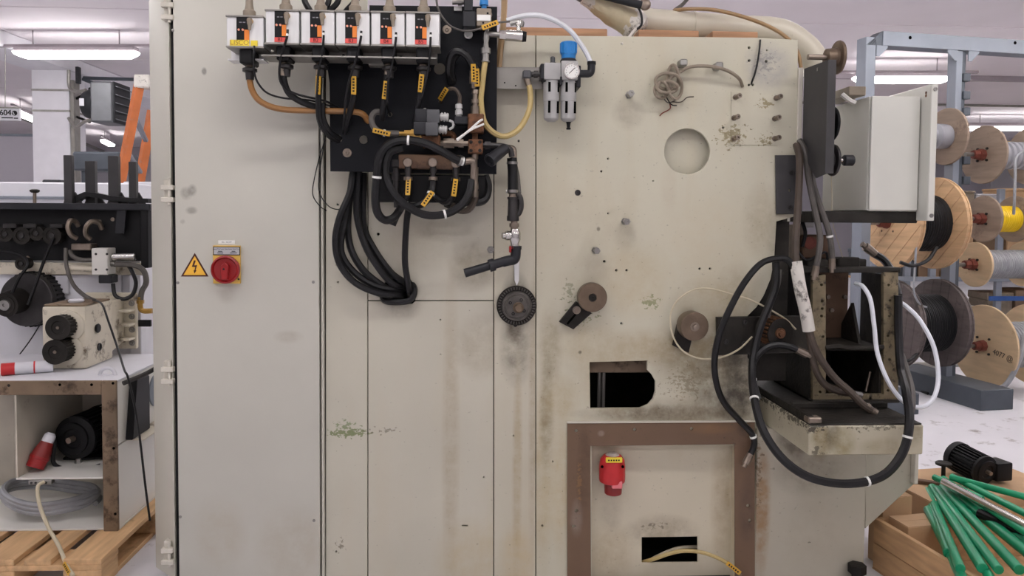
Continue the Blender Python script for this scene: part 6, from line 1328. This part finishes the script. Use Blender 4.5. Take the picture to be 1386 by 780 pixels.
for (px, py) in ((175, 460), (185, 455)):
    pass
def head_roller(px, py, rpx, label, L=.05, mat='dark_iron'):
    c = P(px, py, YH-L); r = S(rpx, YH-L)
    t = thing('belt_roller', label, 'roller', (c.x, YH-.03, c.z-r), 'rollers on the black head plate')
    part('roller', MB().lathe((c.x, YH-.001, c.z), (0, -1, 0), [(0, r*.9), (L, r*.9), (L, r), (L+.006, r), (L+.006, r*.62), (L+.002, r*.6), (L+.002, 0)], 26), mat, t)
    part('axle_end', MB().lathe((c.x, YH-L-.002, c.z), (0, -1, 0), [(0, r*.32), (.008, r*.3), (.008, 0)], 12), 'dark_metal', t)
for a in ((8, 317, 10, 'outermost dark roller of the head plate row'), (30, 319, 11.5, 'spoked dark roller between its neighbours on the head plate'), (50, 316, 9.5, 'smaller dark roller behind the belt roller'), (71, 319, 12, 'dark roller carrying the drive belt'), (30, 357, 8.5, 'small tension roller above the big pulley')): head_roller(*a)
for px in (15, 42, 78): part('roller_arm', MB().box(*RX(px-10, 303, px+8, 309, YH-.06)[:2], YH-.07, YH, *RX(px-10, 303, px+8, 309, YH-.06)[2:], .004), 'dark_metal', hd)
c = P(28, 407, YW-.12); r = S(35, YW-.12)
t = thing('drive_pulley', 'big dark motor disc with ribbed rim behind the belt', 'pulley', (c.x, YW-.06, c.z-r))
part('disc', MB().lathe((c.x+.02, YW-.001, c.z), (-.05, -1, 0), [(0, r*1.02), (.08, r*1.02), (.08, r), (.10, r), (.103, r*.97), (.103, 0)], 44), 'dark_metal', t)
for k in range(36):
    an = 2*PI*k/36; o = Vector((c.x+.02, YW-.012, c.z))+Vector((math.cos(an), 0, math.sin(an)))*r*1.03
    part('rim_rib', MB().cyl(o, o+Vector((-.003, -.06, 0)), .006, n=5), 'black', t)
part('belt_drum', MB().lathe((c.x-.02, YW-.10, c.z-.0), (-.05, -1, -.12), [(0, .062), (.10, .060), (.10, .045), (.104, .044), (.104, 0)], 28), 'dark_iron', t)
part('shaft_end', MB().lathe((c.x-.026, YW-.20, c.z-.012), (-.05, -1, -.1), [(0, .028), (.012, .026), (.012, .008), (.008, .006), (.008, 0)], 18), 'steel', t)
single('drive_belt', MB().tube(pxs([(38, 413, YW-.19), (48, 386, YW-.16), (60, 352, YW-.13), (73, 322, YW-.11)]), .008, 6), 'black', 'black drive belt run slanting up to the head roller', 'belt')
single('drive_belt', MB().tube(pxs([(15, 400, YW-.19), (26, 376, YW-.17), (38, 358, YW-.14), (30, 346, YW-.12), (10, 340, YW-.11), (-10, 336, YW-.11)]), .008, 6), 'black', 'black drive belt run bending over the tension roller', 'belt')
# pneumatics on the head
t = thing('valve_block', 'pale grey pneumatic block with chrome cylinder and hoses on the head', 'valve', P(136, 372, YH-.1))
a = RX(126.5, 336, 148, 372, YH-.1); part('block', MB().box(a[0], a[1], YH-.12, YH-.03, a[2], a[3], .003), 'offwhite', t)
for (px, py) in ((130, 344), (145, 344), (130, 365), (145, 365)): part('screw', MB().lathe(P(px, py, YH-.12), (0, -1, 0), [(0, .006), (.003, .006), (.003, 0)], 8), 'dark_metal', t)
part('cylinder', MB().lathe(P(149, 348, YH-.08), (1, 0, .02), [(0, .010), (.012, .010), (.012, .019), (.12, .019), (.122, .014)], 16), 'chrome', t)
part('tube_stub', MB().cyl(P(92, 363, YH-.06), P(127, 364, YH-.06), .015, n=14), 'grease_white', t)
part('coil', MB().box(*RX(137, 372, 155, 383, YH-.09)[:2], YH-.12, YH-.05, *RX(137, 372, 155, 383, YH-.09)[2:], .004), 'plastic_dark', t)
part('silencer', MB().lathe(P(150, 357, YH-.08), (1, 0, 0), [(0, .015), (.02, .015), (.02, .010), (.03, .010)], 10), 'steel', t)
t = thing('connector_bar', 'grey twin connector bar with two bent steel tubes', 'connector', P(110, 340, YH-.05))
part('bar', MB().box(*RX(97, 330, 124, 339, YH-.06)[:2], YH-.07, YH, *RX(97, 330, 124, 339, YH-.06)[2:], .004), 'steel_worn', t)
part('bent_tube', MB().tube(pxs([(104, 323, YH-.05), (96, 318, YH-.07), (92, 308, YH-.08), (95, 299, YH-.07), (102, 300, YH-.04), (106, 306, YH-.02)]), .012, 8), 'steel_worn', t)
part('bent_tube', MB().tube(pxs([(122, 324, YH-.05), (116, 317, YH-.07), (117, 307, YH-.08), (124, 300, YH-.07), (134, 302, YH-.04), (138, 310, YH-.02)]), .012, 8), 'steel_worn', t)
H('hose', [(89, 336, YH-.06), (90, 360, YH-.08), (99, 385, YH-.12), (114, 400, YH-.2), (128, 407, yg0+.2)], 2.6, 'rubber_grey', 'grey hose drooping from the connector bar to the gearbox top')
H('cable', [(126, 406, yg0+.15), (138, 412, yg0+.02), (147, 436, yg0-.03), (158, 468, yg0-.05), (168, 500, fy+.02), (174, 514, fy-.02), (186, 570, fy-.02), (197, 660, fy-.02), (203, 705, fy-.02)], 1.3, 'rubber', 'thin black cable hanging past the gearbox side down to the pallet', 'cable')
H('hose', [(94, 340, YH-.05), (100, 348, YH-.07), (112, 352, YH-.08), (127, 352, YH-.08)], 3.0, 'rubber_grey', 'short grey hose feeding the pale pneumatic block')
H('hose', [(155, 358, YH-.08), (180, 359, YH-.08), (194, 366, YH-.08), (198, 382, YH-.08), (192, 395, YH-.07), (190, 410, YH-.07)], 3.6, 'rubber_grey', 'grey corrugated hose bending down to the brass elbow')
H('hose', [(153, 384, YH-.09), (156, 400, YH-.1), (168, 405, YH-.1), (180, 398, YH-.09), (184, 382, YH-.08), (178, 366, YH-.07), (174, 360, YH-.05)], 2.6, 'rubber', 'black hose looping under the pale pneumatic block')
t = thing('brass_elbow', 'brass pipe elbow by the white corner post', 'pipe fitting', P(193, 425, YH-.07))
part('elbow', MB().tube(pxs([(190, 402, YH-.07), (190, 416, YH-.07), (194, 421, YH-.07), (206, 421, YH-.07)]), .013, 10), 'brass', t)
part('nut', MB().cyl(P(190, 406, YH-.07), P(190, 411, YH-.07), .018, n=6), 'brass', t)
single('bracket_bar', MB().box(*RX(188, 433, 205, 442, YH-.05)[:2], YH-.06, YH-.045, *RX(188, 433, 205, 442, YH-.05)[2:], .002), 'black', 'small black bracket bar behind the white corner post', 'bracket')
H('wire', [(57, 435, YW-.14), (40, 462, YW-.12), (20, 488, YW-.1), (8, 500, YW-.1)], .8, 'rubber', 'thin dark rod slanting down beside the gearbox', 'wire')
t = thing('star_knob', 'small star knob on a threaded post above the head bar', 'knob', P(47, 275, YH))
part('post', MB().cyl(P(47, 275, YH), P(47, 259, YH), .008, n=10), 'steel_worn', t)
part('knob', MB().lathe(P(47, 261, YH), (0, 0, 1), [(0, .014), (.006, .022), (.014, .022), (.018, .012)], 6), 'dark_iron', t)
# dark uprights and belt on the head
for k, (x0_, x1_, y0_, yy, lab) in enumerate(((86, 97, 210, YH+.02, 'widest dark upright post with flared foot on the head bar'), (115, 128.5, 218, YH+.1, 'dark upright post with bright upper edge behind the belt'), (146, 160, 211, YH+.06, 'dark upright post just before the orange ladder'), (174, 184, 219, YH+.1, 'slim dark upright post beside the cabinet'))):
    t = thing('upright_post', lab, 'post', P((x0_+x1_)/2, 275, yy), 'dark posts on the head bar')
    a = RX(x0_, y0_, x1_, 276, yy); part('post', MB().box(a[0], a[1], yy, yy+.03, a[2], a[3], .002), 'bracket', t)
    part('foot', MB().prism([(a[0]-.02, a[2]), (a[1]+.035, a[2]), (a[1], a[2]+.06), (a[0], a[2]+.06)], yy+.031, yy+.04, 'Y'), 'bracket', t)
single('toothed_belt', MB().prism([pz(*q, YH+.06) for q in ((98, 274), (104, 265), (116, 260), (130, 261), (150, 265), (176, 268), (202, 269), (202, 275), (176, 274), (150, 272), (134, 268), (120, 266), (110, 270), (104, 275))], YH+.045, YH+.09), 'rubber', 'black toothed belt lying curled on the head bar', 'belt')

# ================================================================== left background
Yc = 2.6
t = thing('far_machine', 'long pale grey machine cabinet far behind the dark posts', 'machine', (P(100, 290, Yc).x, Yc+.4, 0))
part('cabinet_body', MB().box(P(-60, 280, Yc).x, P(178, 280, Yc).x, Yc, Yc+.8, .002, P(90, 247, Yc).z, .01), 'far_white', t)
part('top_rail', MB().box(P(-60, 280, Yc).x, P(178, 280, Yc).x, Yc-.02, Yc-.001, P(90, 270, Yc).z, P(90, 266, Yc).z, .003), 'rack_grey', t)
single('black_tray', MB().box(P(56, 244, Yc+.1).x, P(82, 244, Yc+.1).x, Yc+.1, Yc+.3, P(70, 247, Yc).z, P(70, 242.5, Yc).z, .01), 'plastic_dark', 'flat black tray on the pale far machine', 'tray')
t = thing('far_cabinet', 'white cabinet with small blue lettering behind the ladder', 'cabinet', (P(190, 300, 3.6).x, 3.9, 0))
part('cabinet_body', MB().box(P(166, 260, 3.6).x, P(215, 260, 3.6).x, 3.6, 4.2, .002, P(190, 246, 3.6).z, .01), 'far_white', t)
mb = MB()
for k, (xa_, xb_, za_, zb3) in enumerate(((189, 190.4, 264, 269.5), (191.3, 195.4, 264, 265.2), (192, 194.6, 266.6, 269.5), (196.4, 197.4, 264, 270), (197.6, 199.6, 264.4, 265.4))):
    a = RX(xa_, za_, xb_, zb3, 3.598); mb.box(a[0], a[1], 3.596, 3.5995, a[2], a[3])
part('blue_print', mb, 'blue_beam', t)
t = thing('dark_duct', 'grey ventilation duct box behind the dark posts', 'duct', PD(120, 232, 8.5))
a = PD(97, 205, 8.5); b = PD(160, 231, 8.5)
part('duct_body', MB().box(a.x, b.x, a.y, a.y+.5, b.z, a.z, .02), 'rack_dark', t)
part('duct_leg', MB().box(a.x+.05, a.x+.12, a.y+.1, a.y+.2, 0, b.z), 'rack_dark', t)
part('duct_leg', MB().box(b.x-.12, b.x-.05, a.y+.1, a.y+.2, 0, b.z), 'rack_dark', t)
t = thing('partition_wall', 'low grey white partition beside the column', 'partition', PD(20, 260, 12.0))
a = PD(-30, 184, 12.0); b = PD(46, 300, 12.0)
part('board', MB().box(a.x, b.x, a.y, a.y+.1, 0.001, a.z), 'wall_far', t)
part('cap', MB().box(a.x, b.x+.02, a.y-.02, a.y+.12, a.z, a.z+.04), 'rack_grey', t)
# fan heater on the column
t = thing('fan_heater', 'grey fan heater with louvres bracketed to the white column', 'heater', PD(145, 168, 9.0))
D = 8.95
p0, p1 = PD(128, 112, D), PD(155, 167, D)
part('case', MB().box(p0.x, p1.x+.02, p0.y-.12, p0.y+.3, p1.z, p0.z, .02), 'heater_grey', t)
q0_, q1_ = PD(110, 118, D), PD(129, 163, D)
part('motor_shroud', MB().lathe((q1_.x, p0.y+.08, (q0_.z+q1_.z)/2), (-1, 0, 0), [(0, .19), (.06, .19), (.15, .15), (.17, .12)], 20), 'plastic_dark', t)
part('label', MB().box(PD(114, 135, D).x, PD(120, 135, D).x, p0.y-.118, p0.y-.112, PD(114, 145, D).z, PD(114, 135, D).z), 'far_white', t)
lf = part('louvre_frame', MB().box(p1.x+.02, p1.x+.04, p0.y-.12, p0.y+.3, p1.z, p0.z, .004), 'plastic_dark', t)
for k in range(5):
    z = p1.z+(p0.z-p1.z)*(k+.5)/5
    part('louvre', MB().box(-.005, .03, -.18, .20, -.004, .004, 0, 1, Matrix.Translation((p1.x+.04, p0.y+.09, z)) @ Matrix.Rotation(.5, 4, 'Y')), 'heater_grey', lf)
for py in (118, 160):
    part('bracket_arm', MB().tube([(cx1, col_y+.1, PD(95, py+10 if py < 130 else py-10, D).z), (PD(100, 118, D).x, col_y+.0, PD(100, py, D).z), (PD(116, py, D).x, p0.y+.1, PD(100, py, D).z)], .016, 8, 0), 'black', t)
part('supply_pipe', MB().tube([PD(93, 95, 9.2), PD(94, 118, 9.2), PD(104, 124, 9.1), PD(116, 122, 9.0)], .02, 8), 'rail_grey', t)
part('supply_pipe', MB().tube([PD(93, 160, 9.2), PD(102, 172, 9.1), PD(116, 164, 9.0), PD(130, 162, 8.9)], .02, 8), 'rail_grey', t)
t = thing('conduit_channel', 'grey vertical conduit channel on the column edge', 'conduit', (cx1+.05, col_y+.1, .0))
part('channel', MB().box(cx1+.001, cx1+.05, col_y+.02, col_y+.16, .0, ZC-.3, .004), 'rail_grey', t)
part('switch_box', MB().box(PD(93.5, 90, 9.1).x, PD(98, 90, 9.1).x, col_y-.06, col_y+.01, PD(95, 110, 9.1).z, PD(95, 87, 9.1).z, .006), 'plastic_dark', t)
for (a, b, lab) in (((113, 105.5), (205, 108.5), 'upper thin steel strut above the fan heater'), ((112, 107), (140, 118), 'short diagonal steel strut above the fan heater')):
    single('steel_strut', MB().cyl(PD(*a, 9.6), PD(*b, 9.6), .022, n=8), 'rack_dark', lab, 'strut')
single('ceiling_track', MB().box(0, 9.5, -.04, .04, -.03, .03, .004, 1, Matrix.Translation(G(8, 150, 3.2)) @ Matrix.Rotation(math.radians(106), 4, 'Z')), 'rail_grey', 'grey light track receding along the ceiling past the column', 'track')
# ladder
t = thing('step_ladder', 'worn orange step ladder with grey rungs standing behind the machine', 'ladder', (PD(165, 300, 6.5).x, PD(165, 300, 6.5).y, 0))
def leg(a, b, D0, mat, name, w_=.045):
    p, q = PD(*a, D0), PD(*b, D0); d = (q-p); k = (0-p.z)/d.z; e = p+d*k
    part(name, MB().tube([p, e], w_, 4, 0), mat, t); return p, e
A = leg((190, 106), (163, 246), 6.5, 'ladder_orange', 'rail')
B = leg((206, 150), (189, 246), 6.9, 'ladder_orange', 'rail')
part('top_cap', MB().box(-.05, .08, -.05, .10, -.06, .05, .01, 1, Matrix.Translation(PD(192, 110, 6.5))), 'tape_white', t)
for k in range(1, 8):
    f = k/8.5; p, q = A[0].lerp(A[1], f), B[0].lerp(B[1], f)
    part('rung', MB().cyl(p, q, .022, n=8), 'rack_grey', t)
# hanging number sign
t = thing('hanging_sign', 'white hanging sign reading 604 with a round arrow symbol', 'sign', PD(5, 165, 8.0))
a, b = PD(-28, 146, 8), PD(25, 163, 8)
part('board', MB().box(a.x, b.x, a.y, a.y+.03, b.z, a.z, .004), 'far_white', t)
part('underline', MB().box(PD(1, 159, 8).x, PD(16, 159, 8).x, a.y-.004, a.y-.0005, PD(8, 160, 8).z, PD(8, 158.6, 8).z), 'ink', t)
part('underline', MB().box(PD(17.2, 159, 8).x, PD(22.5, 159, 8).x, a.y-.004, a.y-.0005, PD(20, 160.4, 8).z, PD(20, 159, 8).z), 'ink', t)
part('top_rail', MB().box(a.x, b.x, a.y-.004, a.y+.034, a.z, a.z+.012, .002), 'rail_grey', t)
part('lettering', text('604', .082, Matrix.Translation(PD(7.3, 152.8, 7.985)) @ Matrix.Rotation(-.05, 4, 'Z') @ FACE, depth=.003), 'ink', t)
sc_ = PD(19.8, 153.2, 7.985)
part('round_symbol', MB().lathe(sc_, (0, -1, 0), [(-.002, .026), (.004, .026), (.004, 0)], 20), 'ink', t)
part('arrow_mark', MB().prism([(sc_.x-.018, sc_.z+.010), (sc_.x-.010, sc_.z+.012), (sc_.x+.004, sc_.z-.020), (sc_.x-.004, sc_.z-.022)], sc_.y-.007, sc_.y-.004), 'far_white', t)
part('hanger', MB().cyl(PD(7, 146, 8.01), PD(7, 64, 8.01), .004, n=6), 'rail_grey', t)
